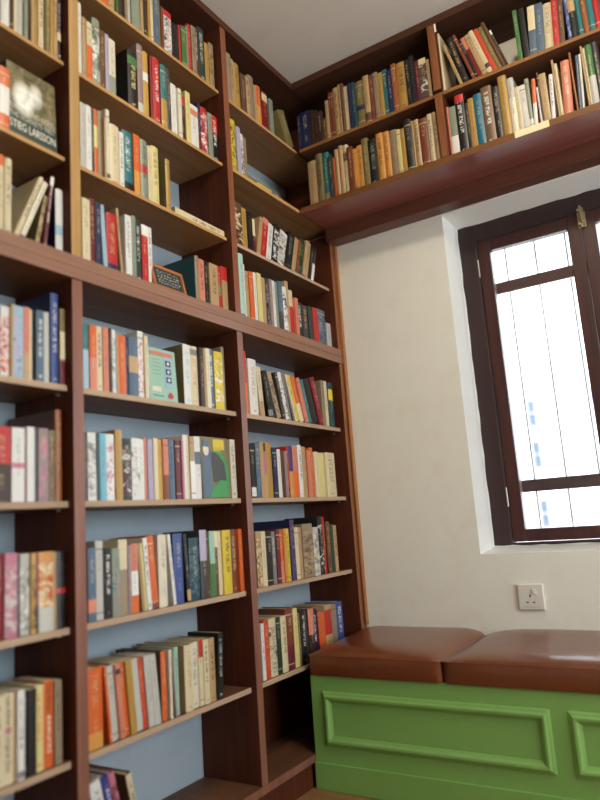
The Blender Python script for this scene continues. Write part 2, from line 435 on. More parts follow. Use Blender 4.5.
# ------------------------------------------------------------------ bookcases
def bookcases():
    X0, X1 = -DB, 0.0
    wb = X0+.001
    lo = tag(empty('bookcase', (-.11, -1.0, FL)), 'dark red-brown built-in bookcase standing on the floor, full of books, below the rail', 'bookcase')
    for y0, y1 in ((YL-.03, YL), (L1, R1), (L2, R2), (L3, -.001)):
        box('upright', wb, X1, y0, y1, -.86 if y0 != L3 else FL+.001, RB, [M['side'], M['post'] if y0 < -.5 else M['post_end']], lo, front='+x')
    for k, (a, b) in enumerate(((YL, L1), (R1, L2), (R2, L3))):
        for z in (.2585, -.019, -.303, -.585):
            box('shelf', wb, X1-.020, a+.0008, b-.0008, z-.0155, z, [M['shelf'], M['edge']], lo, front='+x')
        for z in (.2585, -.019, -.303, -.585):     # little shelf pegs at the front corners
            bm = bmesh.new()
            for yy in (a+.006, b-.006):
                bmesh.ops.create_cone(bm, cap_ends=True, segments=8, radius1=.003, radius2=.003, depth=.010, matrix=Matrix.Translation((-.05+.11, yy+1.0, z-.0197-FL))@Matrix.Rotation(R(90), 4, 'X'))
            bm_obj('shelf_peg', bm, M['steel'], lo)
    box('top_rail', wb, X1+.004, YL-.03, -.001, RB+.0003, RM-.0004, [M['shelf'], M['rail']], lo, front='+x')
    box('base_board', wb, X1+.002, YL-.03, L3, -.884, -.8602, [M['shelf'], M['post']], lo, front='+x')
    box('plinth', wb, X1-.012, YL-.03, L3, FL+.001, -.8845, [M['side'], M['cornice']], lo)
    up = tag(empty('bookcase', (-.11, -1.0, RM)), 'upper built-in bookcase resting on the lower one, reaching up to the ceiling trim', 'bookcase')
    box('deck_board', wb, X1+.004, YL-.03, -.001, RM, RT, [M['shelf'], M['rail']], up, front='+x')
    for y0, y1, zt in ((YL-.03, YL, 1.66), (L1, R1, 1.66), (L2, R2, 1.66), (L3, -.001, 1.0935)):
        box('upright', wb, X1, y0, y1, RT+.0002, zt, [M['side'], M['post_lamplit'] if y0 < -1 else M['post_mid'] if y0 < -.5 else M['post_end']], up, front='+x')
    for a, b in ((YL, L1), (R1, L2)):
        for z in (.857, 1.131, 1.408):
            box('shelf', wb, X1-.020, a+.0008, b-.0008, z-.0115, z, [M['shelf_lit'], M['edge_lamplit']], up, front='+x')
    box('shelf', wb, X1-.020, R2+.0008, L3-.0008, .857-.0125, .857, [M['shelf'], M['edge']], up, front='+x')
    box('shelf', wb, X1-.010, R2+.0008, -.001, 1.131-.0145, 1.131, [M['shelf_lit'], M['edge_lamplit']], up, front='+x')
    box('shelf', wb, X1-.020, R2+.0008, -.001, 1.408-.012, 1.408, [M['shelf_lit'], M['edge_lamplit']], up, front='+x')
    box('cornice', wb, X1+.003, YL-.03, -.001, 1.662, CE-.001, [M['cornice'], M['cornice']], up)
    box('end_panel', wb+.0004, -.012, -.012, -.001, 1.1315, 1.3955, [M['side']], up)
    box('end_panel', wb+.0004, -.012, -.012, -.001, 1.4085, 1.6615, [M['side']], up)
    box('shade_panel', wb+.0004, wb+.006, R2+.0008, L3-.0008, -.8598, -.602, [M['side']], lo)  # dark sheet added over the wall for the shade beside the bench
    box('scribe_strip', X1+.0003, X1+.012, -.020, -.001, RT+.0005, 1.0495, [M['scribe']], up)
    box('scribe_strip', X1+.0045, X1+.012, -.020, -.001, FL+.3555+.09, RT-.0002, [M['scribe']], lo)
    # bay-end upright between shelf and batten
    # high shelves along the end wall
    hi = tag(empty('wall_shelf_unit', (.8, -.13, 1.050)), 'high dark-wood shelf unit running along the wall above the window, packed with books', 'shelf unit')
    Y0, Y1 = -DO, -.001; XR = 2.0
    box('bottom_board', .0005, XR, Y0, Y1, 1.1085, 1.133, [M['under'], M['fascia']], hi, front='-y')
    box('wall_batten', .0005, XR, -.075, Y1, 1.050, 1.1083, [M['batten'], M['batten']], hi, .002)
    box('middle_shelf', .0045, XR, Y0+.018, Y1, 1.382, 1.396, [M['shelf_x'], M['edge_x']], hi, front='-y')
    for x0 in (.5984, 1.34, 1.97):
        box('upright', x0, x0+.0284, Y0-.001, Y1, 1.1332, 1.3818, [M['side'], M['post_x']], hi, front='-y')
        box('upright', x0, x0+.0284, Y0-.001, Y1, 1.3962, 1.6598, [M['side'], M['post_x']], hi, front='-y')
    box('top_board', .004, XR, Y0-.002, Y1, 1.660, CE-.001, [M['cornice_x'], M['cornice_x']], hi)
    # paper label strip on the edge of the bottom board
    box('shelf_label', .857, .969, Y0-.0013, Y0-.0003, 1.1095, 1.1335, M['paper'], None, 0)
    tag(bpy.data.objects['shelf_label'], 'blank cream paper label strip stuck to the front edge of the high shelf', 'label')
    # small white clip at the head of the upright
    cl = box('white_sliver', .628, .6345, Y0-.006, Y0-.0015, 1.622, 1.655, M['white_plastic'], None, .001)
    tag(cl, 'tiny white clip at the top of the upright of the high shelves', 'sliver')
bookcases()

# ------------------------------------------------------------------ bench
def moulding(bm, x0, x1, z0, z1, y, w=.034, hgt=.012):
    """mitred picture-frame moulding standing proud of the face at y (towards -y)"""
    prof = [(0, 0), (.10, .35), (.28, .55), (.42, 1.0), (.62, .95), (.8, .45), (1.0, .12), (1.0, 0)]
    loops = []
    for s, h in prof:
        d = s*w
        loops.append([bm.verts.new(p) for p in ((x0+d, y-h*hgt, z0+d), (x1-d, y-h*hgt, z0+d), (x1-d, y-h*hgt, z1-d), (x0+d, y-h*hgt, z1-d))])
    for a, b in zip(loops, loops[1:]):
        for i in range(4): bm.faces.new((a[i], a[(i+1) % 4], b[(i+1) % 4], b[i]))
def bench():
    bx = tag(empty('storage_bench', (.8, -.22, FL)), 'apple-green painted panelled bench box below the window, under the brown cushions', 'bench')
    o = bx.location
    XA, XB = .0025, 1.62
    box('bench_box', XA, XB, -.443, -.001, FL+.0005, -.6105, M['green'], bx, .0025)
    box('plinth', XA-.0, XB+.004, -.450, -.4435, FL+.0005, -.881, M['green'], bx, .002)
    for x0, x1 in ((.046, .775), (.822, 1.55)):
        bm = bmesh.new(); moulding(bm, x0-o.x, x1-o.x, -.830-o.z, -.660-o.z, -.4432-o.y)
        bm_obj('panel_moulding', bm, M['green'], bx, 0, smooth=False)
bench()

def cushion(x0, x1, lab, seed):
    rnd = random.Random(seed)
    y0, y1, z0, z1 = -.452, -.004, -.6095, -.541
    W, D, H = x1-x0, y1-y0, z1-z0
    c = Vector(((x0+x1)/2, (y0+y1)/2, z0))
    nx, ny, nz = 48, 30, 8
    bm = bmesh.new(); grid = {}
    def put(i, j, k):
        key = (i, j, k)
        if key in grid: return grid[key]
        s, t, v = i/nx*2-1, j/ny*2-1, k/nz
        x, y, z = s*W/2, t*D/2, v*H
        r = .016
        # round vertical corners and slight side bulge
        bul = .004*math.sin(math.pi*v)
        if abs(s) == 1: x += math.copysign(bul*.4, s) if abs(t) < 1 else 0
        if abs(t) == 1: y += math.copysign(bul, t)*(1-abs(s)**8) if t < 0 else 0
        ax, ay = abs(x)-(W/2-r), abs(y)-(D/2-r)
        if ax > 0 and ay > 0:
            l = math.hypot(ax, ay)
            if l > r: x = math.copysign(W/2-r+ax*r/l, x); y = math.copysign(D/2-r+ay*r/l, y)
        if k == nz:
            e = (1-abs(s)**9)*(1-abs(t)**5)
            z += .019*e + .002*e*math.sin(3.1*s+seed)*math.cos(2.2*t+seed)
            # back sits a little proud against the wall
            z += .014*max(0, (t+1)/2)**1.5*(1-abs(s)**10)
            # gathered dip at ends
            z -= .007*(abs(s)**12)
            if t < 0: z -= .004*(abs(t)**14)
        grid[key] = bm.verts.new((x, y, z)); return grid[key]
    def F(a, b, c_, d): bm.faces.new((a, b, c_, d))
    for i in range(nx):
        for j in range(ny):
            F(put(i, j, nz), put(i+1, j, nz), put(i+1, j+1, nz), put(i, j+1, nz)); F(put(i, j, 0), put(i, j+1, 0), put(i+1, j+1, 0), put(i+1, j, 0))
    for k in range(nz):
        for i in range(nx):
            F(put(i, 0, k), put(i+1, 0, k), put(i+1, 0, k+1), put(i, 0, k+1)); F(put(i, ny, k), put(i, ny, k+1), put(i+1, ny, k+1), put(i+1, ny, k))
        for j in range(ny):
            F(put(0, j, k), put(0, j, k+1), put(0, j+1, k+1), put(0, j+1, k)); F(put(nx, j, k), put(nx, j+1, k), put(nx, j+1, k+1), put(nx, j, k+1))
    t = tag(empty('seat_cushion', c), lab, 'cushion', None)
    ob = bm_obj('cushion_pad', bm, M['leather'], t, .010, 4, smooth=True)
    ob.modifiers['bevel'].angle_limit = R(50)
    # stitched seam round the top edge
    pts = []
    rr = .016
    xa, xb, ya, yb = -W/2, W/2, -D/2, D/2
    def arc(cx, cy, a0):
        for q in range(7):
            a = R(a0+q*15); pts.append((cx+rr*math.cos(a)*1.0, cy+rr*math.sin(a), H-.0075))
    arc(xb-rr, ya+rr, -90); arc(xb-rr, yb-rr, 0); arc(xa+rr, yb-rr, 90); arc(xa+rr, ya+rr, 180)
    tube('seam', pts, .0022, M['leather'], t, 8, True)
    return t
cushion(.004, .4745, 'shorter brown leather seat cushion on the green bench, next to the bookcase', 1.3)
cushion(.4775, 1.60, 'longer glossy brown leather seat cushion on the green bench, right of the seam gap', 4.1)

# ------------------------------------------------------------------ wall socket
def socket():
    t = tag(empty('wall_socket', (.6495, 0, -.4165)), 'white square three-pin wall socket on the cream wall between window and bench', 'socket')
    bm = bmesh.new(); bm_box(bm, -.043, .043, -.011, -.0002, -.043, .043)
    bm_obj('faceplate', bm, M['white_plastic'], t, .003, 3)
    bm = bmesh.new(); bm_box(bm, .006, .020, -.0145, -.0112, .010, .026); bm_obj('rocker_switch', bm, M['white_plastic'], t, .001)
    for x, z, w, h in ((-.002, .004, .0042, .0085), (-.013, -.018, .0075, .0040), (.009, -.018, .0075, .0040)):
        bm = bmesh.new(); bm_box(bm, x-w/2, x+w/2, -.0114, -.0110, z-h/2, z+h/2); bm_obj('pin_hole', bm, M['dark_hole'], t)
    bm = bmesh.new(); bm_box(bm, -.030, .030, -.0116, -.0111, -.0335, -.0325); bm_obj('plate_line', bm, M['edge'], t)
    return t
socket()

# ------------------------------------------------------------------ books
ROWS = [
 ('L1', -1.5982, 0.0184, 0.21, 0.0, 'grey', '', '', 1, 0.15, 0.027, 'grey hardback first in row, before white, left bay, top shelf in view'),
 ('L1', -1.5792, 0.0231, 0.22, 0.0, 'white', 'b:blue:.8:.95', '', 1, 0.15, 0.0262, 'blue-banded white hardback between grey and dark-brown, left bay, top shelf in view'),
 ('L1', -1.5555, 0.0102, 0.21, 0.0, 'dark_brown', '', '', 1, 0.15, 0.0273, 'dark-brown hardback between white and red, left bay, top shelf in view'),
 ('L1', -1.5447, 0.0078, 0.21, 0.0, 'red', 's:cream:.6', '', 1, 0.15, 0.0266, 'cream-bottomed red hardback between dark-brown and pale-grey, left bay, top shelf in view'),
 ('L1', -1.5362, 0.0194, 0.2, 0.0, 'pale_grey', '', '', 1, 0.141, 0.0291, 'pale-grey hardback between red and grey-green, left bay, top shelf in view'),
 ('L1', -1.5163, 0.0107, 0.2, 0.0, 'grey_green', '', '', 1, 0.127, 0.0247, 'grey-green hardback between pale-grey and dark-brown, left bay, top shelf in view'),
 ('L1', -1.505, 0.0064, 0.2, 0.0, 'dark_brown', '', '', 1, 0.127, 0.0293, 'thin dark-brown hardback between grey-green and tan, left bay, top shelf in view'),
 ('L1', -1.498, 0.0087, 0.2, 0.0, 'tan', '', '', 1, 0.142, 0.0224, 'thin tan hardback between dark-brown and mustard, left bay, top shelf in view'),
 ('L1', -1.4887, 0.016, 0.2, 0.0, 'mustard', '', '', 1, 0.15, 0.0307, 'mustard hardback between tan and cream, left bay, top shelf in view'),
 ('L1', -1.4721, 0.0163, 0.2, 0.0, 'cream', 't:brown', '', 1, 0.141, 0.0275, 'brown-lettered cream hardback between mustard and olive, left bay, top shelf in view'),
 ('L1', -1.4552, 0.0142, 0.2, 0.0, 'olive', '', '', 1, 0.129, 0.0221, 'olive hardback between cream and mustard, left bay, top shelf in view'),
 ('L1', -1.4404, 0.013, 0.2, 0.0, 'mustard', '', '', 1, 0.138, 0.0225, 'mustard hardback between olive and tan, left bay, top shelf in view'),
 ('L1', -1.4268, 0.01, 0.19, 0.0, 'tan', 't:dark_brown', '', 0, 0.109, 0.0242, 'dark-brown-lettered tan paperback between mustard and black, left bay, top shelf in view'),
 ('L1', -1.4163, 0.0137, 0.2, 0.0, 'black', 't:white b:cream:.3:.42', '', 1, 0.126, 0.0262, 'white-lettered black hardback right of tan one, left bay, top shelf in view'),
 ('L2', -1.6031, 0.0208, 0.1649, 0.0, 'red', 't:white', '', 0, 0.114, 0.0296, 'white-lettered red paperback first in row, before orange, left bay, second shelf in view'),
 ('L2', -1.5816, 0.0267, 0.1638, 0.0, 'orange', 'b:white:.25:.7', '', 0, 0.115, 0.0278, 'white-banded orange paperback right of red one, left bay, second shelf in view'),
 ('L3', -1.5802, 0.012, 0.2029, 0.0, 'cream', 'b:orange:.86:1', '', 1, 0.15, 0.028, 'orange-banded cream hardback first in row, before cream, left bay, shelf on rail'),
 ('L3', -1.5676, 0.0185, 0.1987, 0.0, 'cream', 't:dark_brown', '', 1, 0.136, 0.0245, 'dark-brown-lettered cream hardback between cream and cream, left bay, shelf on rail'),
 ('L3', -1.5459, 0.0131, 0.2049, 22.1, 'cream', 't:dark_grey', '', 1, 0.15, 0.031, 'leaning dark-grey-lettered cream hardback between cream and ivory, left bay, shelf on rail'),
 ('L3', -1.5322, 0.0137, 0.1929, 22.1, 'ivory', 'b:navy:.02:.1', '', 0, 0.122, 0.0284, 'leaning navy-banded ivory paperback between cream and olive, left bay, shelf on rail'),
 ('L3', -1.4887, 0.0111, 0.1446, 11.3, 'olive', 'p:tan:dark_brown', '', 0, 0.111, 0.0241, 'leaning picture-spined olive paperback between ivory and maroon, left bay, shelf on rail'),
 ('L3', -1.4667, 0.0109, 0.2018, 7.2, 'maroon', 't:white b:white:.88:1', '', 1, 0.15, 0.0226, 'white-lettered maroon hardback between olive and white, left bay, shelf on rail'),
 ('L3', -1.4254, 0.0228, 0.1772, 0.0, 'white', 'b:light_blue:.3:.45', 'navy', 1, 0.177, 0.0256, 'light-blue-banded white hardback right of maroon one, left bay, shelf on rail'),
 ('L4', -1.5981, 0.0219, 0.159, 0.0, 'teal', 'p:white:orange', '', 0, 0.122, 0.0255, 'picture-spined teal paperback first in row, before white, left bay, first shelf below rail'),
 ('L4', -1.5756, 0.0244, 0.1628, 0.0, 'white', 'p:red:orange', '', 0, 0.124, 0.0296, 'picture-spined white paperback between teal and tan, left bay, first shelf below rail'),
 ('L4', -1.5506, 0.0064, 0.1704, 0.0, 'tan', '', '', 0, 0.105, 0.0239, 'thin tan paperback between white and light-blue, left bay, first shelf below rail'),
 ('L4', -1.5436, 0.0262, 0.1703, 0.0, 'light_blue', 'p:lilac:grey', '', 0, 0.123, 0.0262, 'picture-spined light-blue paperback between tan and salmon, left bay, first shelf below rail'),
 ('L4', -1.5168, 0.0157, 0.1722, 0.0, 'salmon', 's:tan:.35', '', 0, 0.125, 0.0256, 'tan-bottomed salmon paperback between light-blue and cream, left bay, first shelf below rail'),
 ('L4', -1.5005, 0.007, 0.1697, 0.0, 'cream', '', '', 0, 0.106, 0.0277, 'thin cream paperback between salmon and slate-blue, left bay, first shelf below rail'),
 ('L4', -1.4837, 0.0205, 0.1721, 0.0, 'slate_blue', 't:white', '', 0, 0.121, 0.0244, 'white-lettered slate-blue paperback between cream and pale-grey, left bay, first shelf below rail'),
 ('L4', -1.4626, 0.0138, 0.172, 0.0, 'pale_grey', '', '', 0, 0.107, 0.025, 'pale-grey paperback between slate-blue and blue, left bay, first shelf below rail'),
 ('L4', -1.4393, 0.0215, 0.2265, 0.0, 'blue', 't:white', 'navy', 1, 0.184, 0.0288, 'tall white-lettered blue hardback between pale-grey and olive, left bay, first shelf below rail'),
 ('L4', -1.4171, 0.0145, 0.1902, 0.0, 'olive', 's:maroon:.3 b:cream:.33:.7', '', 0, 0.107, 0.0242, 'maroon-bottomed olive paperback right of blue one, left bay, first shelf below rail'),
 ('L5', -1.5971, 0.0465, 0.1638, 0.0, 'red', 's:dark_brown:.5', '', 0, 0.107, 0.0225, 'thick dark-brown-bottomed red paperback before white, left bay, second shelf below rail'),
 ('L5', -1.5475, 0.0315, 0.1636, 0.0, 'white', 'b:pink:.45:.52', '', 0, 0.121, 0.0236, 'pink-banded white paperback between red and maroon, left bay, second shelf below rail'),
 ('L5', -1.5154, 0.0079, 0.1683, 0.0, 'maroon', '', '', 0, 0.116, 0.026, 'thin maroon paperback between white and white, left bay, second shelf below rail'),
 ('L5', -1.5069, 0.0203, 0.169, 0.0, 'white', '', '', 0, 0.109, 0.0286, 'white paperback between maroon and dark-grey, left bay, second shelf below rail'),
 ('L5', -1.4861, 0.0079, 0.1683, 0.0, 'dark_grey', '', '', 0, 0.108, 0.0278, 'thin dark-grey paperback between white and mauve, left bay, second shelf below rail'),
 ('L5', -1.4776, 0.026, 0.1675, 0.0, 'mauve', 'p:pink:grey', '', 0, 0.107, 0.0258, 'picture-spined mauve paperback between dark-grey and olive, left bay, second shelf below rail'),
 ('L5', -1.451, 0.0171, 0.1646, 0.0, 'olive', 'p:brown:dark_brown', '', 0, 0.109, 0.0244, 'picture-spined olive paperback between mauve and amber-brown, left bay, second shelf below rail'),
 ('L5', -1.428, 0.0178, 0.2164, 0.0, 'amber_brown', '', 'brown', 1, 0.184, 0.0292, 'tall amber-brown hardback right of olive one, left bay, second shelf below rail'),
 ('L6', -1.5886, 0.0278, 0.1746, 0.0, 'dark_red', '', '', 1, 0.133, 0.03, 'dark-red hardback first in row, before pink, left bay, third shelf below rail'),
 ('L6', -1.5602, 0.0299, 0.1756, 0.0, 'pink', 'p:pale_grey:mauve', '', 1, 0.13, 0.0255, 'picture-spined pink hardback between dark-red and dark-grey, left bay, third shelf below rail'),
 ('L6', -1.5296, 0.0064, 0.17, 0.0, 'dark_grey', '', '', 0, 0.122, 0.0278, 'thin dark-grey paperback between pink and pale-grey, left bay, third shelf below rail'),
 ('L6', -1.5226, 0.0241, 0.1714, 0.0, 'pale_grey', 'p:white:grey', '', 0, 0.107, 0.0309, 'picture-spined pale-grey paperback between dark-grey and gold, left bay, third shelf below rail'),
 ('L6', -1.498, 0.0116, 0.1708, 0.0, 'gold', 'p:brown:dark_brown', '', 0, 0.109, 0.0243, 'picture-spined gold paperback between pale-grey and dark-red, left bay, third shelf below rail'),
 ('L6', -1.4858, 0.0064, 0.1698, 0.0, 'dark_red', 's:black:.35', '', 0, 0.12, 0.025, 'thin black-bottomed dark-red paperback between gold and amber, left bay, third shelf below rail'),
 ('L6', -1.4788, 0.0385, 0.172, 0.0, 'amber', 'p:cream:red s:pale_grey:.3', '', 1, 0.132, 0.0227, 'thick picture-spined amber hardback between dark-red and tan, left bay, third shelf below rail'),
 ('L6', -1.4397, 0.0084, 0.1696, 0.0, 'tan', '', '', 0, 0.107, 0.0272, 'thin tan paperback between amber and black, left bay, third shelf below rail'),
 ('L6', -1.4307, 0.0276, 0.1698, 0.0, 'black', 'b:red:.45:.52 t:dark_grey', '', 1, 0.131, 0.0274, 'red-banded black hardback right of tan one, left bay, third shelf below rail'),
 ('L7', -1.5848, 0.0208, 0.1734, 0.0, 'cream', 't:dark_grey', '', 0, 0.112, 0.0261, 'dark-grey-lettered cream paperback first in row, before cream, left bay, fourth shelf below rail'),
 ('L7', -1.5634, 0.0233, 0.175, 0.0, 'cream', 'T:ORIGINAL', '', 0, 0.124, 0.0264, 'boldly titled cream paperback between cream and tan, left bay, fourth shelf below rail'),
 ('L7', -1.5395, 0.0073, 0.1717, 0.0, 'tan', '', '', 0, 0.116, 0.0298, 'thin tan paperback between cream and white, left bay, fourth shelf below rail'),
 ('L7', -1.5316, 0.0161, 0.1745, 0.0, 'white', 'b:grey:.02:.1 t:slate_blue', '', 0, 0.109, 0.0234, 'grey-banded white paperback between tan and dark-grey, left bay, fourth shelf below rail'),
 ('L7', -1.5149, 0.0083, 0.1696, 0.0, 'dark_grey', '', '', 0, 0.123, 0.0294, 'thin dark-grey paperback between white and black, left bay, fourth shelf below rail'),
 ('L7', -1.506, 0.0197, 0.17, 0.0, 'black', '', '', 0, 0.11, 0.0237, 'black paperback between dark-grey and pale-yellow, left bay, fourth shelf below rail'),
 ('L7', -1.4858, 0.0217, 0.1732, 0.0, 'pale_yellow', 't:orange', '', 0, 0.12, 0.0305, 'orange-lettered pale-yellow paperback between black and orange, left bay, fourth shelf below rail'),
 ('L7', -1.4634, 0.0239, 0.1777, 0.0, 'orange', 'T:KINFLICKS', '', 0, 0.109, 0.0306, 'boldly titled orange paperback between pale-yellow and grey-tan, left bay, fourth shelf below rail'),
 ('L7', -1.4371, 0.0187, 0.1733, 0.0, 'grey_tan', 't:brown', '', 0, 0.123, 0.0274, 'brown-lettered grey-tan paperback right of orange one, left bay, fourth shelf below rail'),
 ('M1', -1.3007, 0.0211, 0.2, 0.0, 'brown', '', '', 1, 0.136, 0.0229, 'brown hardback first in row, before tan, middle bay, top shelf'),
 ('M1', -1.279, 0.0208, 0.21, 0.0, 'tan', '', '', 1, 0.15, 0.0307, 'tan hardback between brown and orange, middle bay, top shelf'),
 ('M1', -1.2576, 0.0257, 0.21, 0.0, 'orange', '', '', 1, 0.15, 0.0283, 'orange hardback between tan and tan, middle bay, top shelf'),
 ('M1', -1.2313, 0.0254, 0.2, 0.0, 'tan', '', '', 1, 0.131, 0.0294, 'tan hardback between orange and green, middle bay, top shelf'),
 ('M1', -1.2053, 0.0071, 0.21, 0.0, 'green', '', '', 1, 0.15, 0.0246, 'thin green hardback between tan and dark-brown, middle bay, top shelf'),
 ('M1', -1.1976, 0.0261, 0.2, 0.0, 'dark_brown', '', '', 1, 0.129, 0.0285, 'dark-brown hardback between green and grey-tan, middle bay, top shelf'),
 ('M1', -1.1709, 0.012, 0.21, 0.0, 'grey_tan', '', '', 1, 0.15, 0.0241, 'grey-tan hardback between dark-brown and pale-grey, middle bay, top shelf'),
 ('M1', -1.1583, 0.016, 0.2, 0.0, 'pale_grey', '', '', 1, 0.139, 0.0297, 'pale-grey hardback between grey-tan and grey-green, middle bay, top shelf'),
 ('M1', -1.1417, 0.0357, 0.2, 0.0, 'grey_green', '', '', 1, 0.14, 0.0245, 'thick grey-green hardback between pale-grey and tan, middle bay, top shelf'),
 ('M1', -1.1055, 0.0117, 0.21, 0.0, 'tan', '', '', 1, 0.15, 0.0238, 'tan hardback between grey-green and dark-brown, middle bay, top shelf'),
 ('M1', -1.0931, 0.0169, 0.2, 0.0, 'dark_brown', '', '', 1, 0.125, 0.0244, 'dark-brown hardback between tan and mustard, middle bay, top shelf'),
 ('M1', -1.0757, 0.0125, 0.2, 0.0, 'mustard', '', '', 1, 0.136, 0.0225, 'mustard hardback between dark-brown and cream, middle bay, top shelf'),
 ('M1', -1.0625, 0.0142, 0.2, 0.0, 'cream', '', '', 1, 0.129, 0.0253, 'cream hardback between mustard and slate-blue, middle bay, top shelf'),
 ('M1', -1.0477, 0.0243, 0.2, 0.0, 'slate_blue', '', '', 1, 0.139, 0.0232, 'slate-blue hardback between cream and olive, middle bay, top shelf'),
 ('M1', -1.0228, 0.011, 0.21, 0.0, 'olive', '', '', 1, 0.15, 0.03, 'olive hardback between slate-blue and red-brown, middle bay, top shelf'),
 ('M1', -1.0112, 0.0111, 0.1614, 0.0, 'red_brown', '', '', 0, 0.125, 0.0279, 'short red-brown paperback between olive and white, middle bay, top shelf'),
 ('M1', -0.9995, 0.0353, 0.1592, 0.0, 'white', 'b:red:.7:1 p:black:red', '', 0, 0.119, 0.0273, 'short red-banded white paperback between red-brown and black, middle bay, top shelf'),
 ('M1', -0.9636, 0.0189, 0.1297, 0.0, 'black', '', '', 0, 0.108, 0.0223, 'short black paperback between white and black, middle bay, top shelf'),
 ('M1', -0.9441, 0.0174, 0.1401, 0.0, 'black', 't:dark_grey', '', 0, 0.105, 0.0302, 'short dark-grey-lettered black paperback between black and red, middle bay, top shelf'),
 ('M1', -0.9261, 0.0097, 0.1504, 0.0, 'red', '', '', 0, 0.119, 0.0307, 'short red paperback between black and green, middle bay, top shelf'),
 ('M1', -0.9157, 0.0246, 0.1538, 0.0, 'green', '', '', 0, 0.105, 0.0277, 'short green paperback between red and grey-tan, middle bay, top shelf'),
 ('M1', -0.8906, 0.01, 0.1678, 0.0, 'grey_tan', '', '', 0, 0.115, 0.0286, 'short grey-tan paperback between green and red, middle bay, top shelf'),
 ('M1', -0.88, 0.0151, 0.1843, 0.0, 'red', '', '', 0, 0.111, 0.031, 'red paperback between grey-tan and grey-tan, middle bay, top shelf'),
 ('M1', -0.8642, 0.0217, 0.1873, 0.0, 'grey_tan', 't:brown', '', 0, 0.107, 0.0269, 'brown-lettered grey-tan paperback between red and maroon, middle bay, top shelf'),
 ('M1', -0.8419, 0.0123, 0.1944, 0.0, 'maroon', 't:white', '', 0, 0.12, 0.0301, 'white-lettered maroon paperback between grey-tan and dark-green, middle bay, top shelf'),
 ('M1', -0.829, 0.0355, 0.2077, 0.0, 'dark_green', 't:pale_grey', '', 1, 0.15, 0.0283, 'thick pale-grey-lettered dark-green hardback between maroon and mustard, middle bay, top shelf'),
 ('M1', -0.7929, 0.0215, 0.1667, 0.0, 'mustard', '', '', 0, 0.121, 0.0302, 'short mustard paperback between dark-green and grey-tan, middle bay, top shelf'),
 ('M1', -0.7707, 0.024, 0.1795, 0.0, 'grey_tan', 'p:mustard:brown', '', 0, 0.112, 0.0282, 'picture-spined grey-tan paperback right of mustard one, last in row, middle bay, top shelf'),
 ('M2', -1.3459, 0.0148, 0.2259, 0.0, 'white', '', '', 1, 0.15, 0.0298, 'tall white hardback first in row, before tan, middle bay, second shelf from top'),
 ('M2', -1.3305, 0.0135, 0.1882, 0.0, 'tan', '', '', 0, 0.113, 0.0291, 'tan paperback between white and cream, middle bay, second shelf from top'),
 ('M2', -1.3164, 0.0185, 0.1824, 0.0, 'cream', 's:orange:.6', '', 0, 0.122, 0.0272, 'orange-bottomed cream paperback between tan and grey-green, middle bay, second shelf from top'),
 ('M2', -1.2973, 0.0262, 0.2081, 0.0, 'grey_green', 'p:white:dark_grey', '', 1, 0.15, 0.0254, 'picture-spined grey-green hardback between cream and brown, middle bay, second shelf from top'),
 ('M2', -1.2705, 0.0203, 0.1858, 0.0, 'brown', 't:mustard', '', 0, 0.117, 0.0275, 'mustard-lettered brown paperback between grey-green and lilac, middle bay, second shelf from top'),
 ('M2', -1.2497, 0.0135, 0.1858, 0.0, 'lilac', '', '', 0, 0.107, 0.0278, 'lilac paperback between brown and ivory, middle bay, second shelf from top'),
 ('M2', -1.2355, 0.0251, 0.1823, 0.0, 'ivory', 's:grey_green:.35', '', 0, 0.125, 0.0299, 'grey-green-bottomed ivory paperback between lilac and black, middle bay, second shelf from top'),
 ('M2', -1.1644, 0.0401, 0.1896, 0.0, 'black', 't:pale_yellow b:green:.75:.9', '', 1, 0.143, 0.0255, 'thick pale-yellow-lettered black hardback between ivory and mauve, middle bay, second shelf from top'),
 ('M2', -1.1237, 0.0236, 0.233, 0.0, 'mauve', 's:pale_grey:.15', '', 1, 0.15, 0.0272, 'tall pale-grey-bottomed mauve hardback between black and gold, middle bay, second shelf from top'),
 ('M2', -1.0995, 0.0236, 0.2243, 0.0, 'gold', 'b:white:.55:.68', '', 1, 0.15, 0.0295, 'tall white-banded gold hardback between mauve and dark-red, middle bay, second shelf from top'),
 ('M2', -1.0691, 0.0107, 0.2246, 0.0, 'dark_red', '', '', 1, 0.15, 0.0288, 'tall dark-red hardback between gold and red, middle bay, second shelf from top'),
 ('M2', -1.0579, 0.0306, 0.2283, 0.0, 'red', 't:white', '', 1, 0.15, 0.0274, 'tall white-lettered red hardback between dark-red and teal, middle bay, second shelf from top'),
 ('M2', -1.0267, 0.0264, 0.2194, 0.0, 'teal', 's:mustard:.45', '', 1, 0.15, 0.0241, 'tall mustard-bottomed teal hardback between red and dark-grey, middle bay, second shelf from top'),
 ('M2', -0.9997, 0.0206, 0.2213, 0.0, 'dark_grey', '', '', 1, 0.15, 0.0265, 'tall dark-grey hardback between teal and white, middle bay, second shelf from top'),
 ('M2', -0.9785, 0.026, 0.1816, 0.0, 'white', 't:pale_grey', '', 0, 0.117, 0.0303, 'pale-grey-lettered white paperback between dark-grey and ivory, middle bay, second shelf from top'),
 ('M2', -0.9518, 0.0162, 0.174, 0.0, 'ivory', '', '', 0, 0.11, 0.0221, 'ivory paperback between white and dark-brown, middle bay, second shelf from top'),
 ('M2', -0.935, 0.0195, 0.1595, 0.0, 'dark_brown', 'b:red:.8:1', '', 0, 0.111, 0.0281, 'red-banded dark-brown paperback between ivory and pale-yellow, middle bay, second shelf from top'),
 ('M2', -0.9149, 0.0236, 0.1846, 0.0, 'pale_yellow', '', '', 0, 0.109, 0.0235, 'pale-yellow paperback between dark-brown and white, middle bay, second shelf from top'),
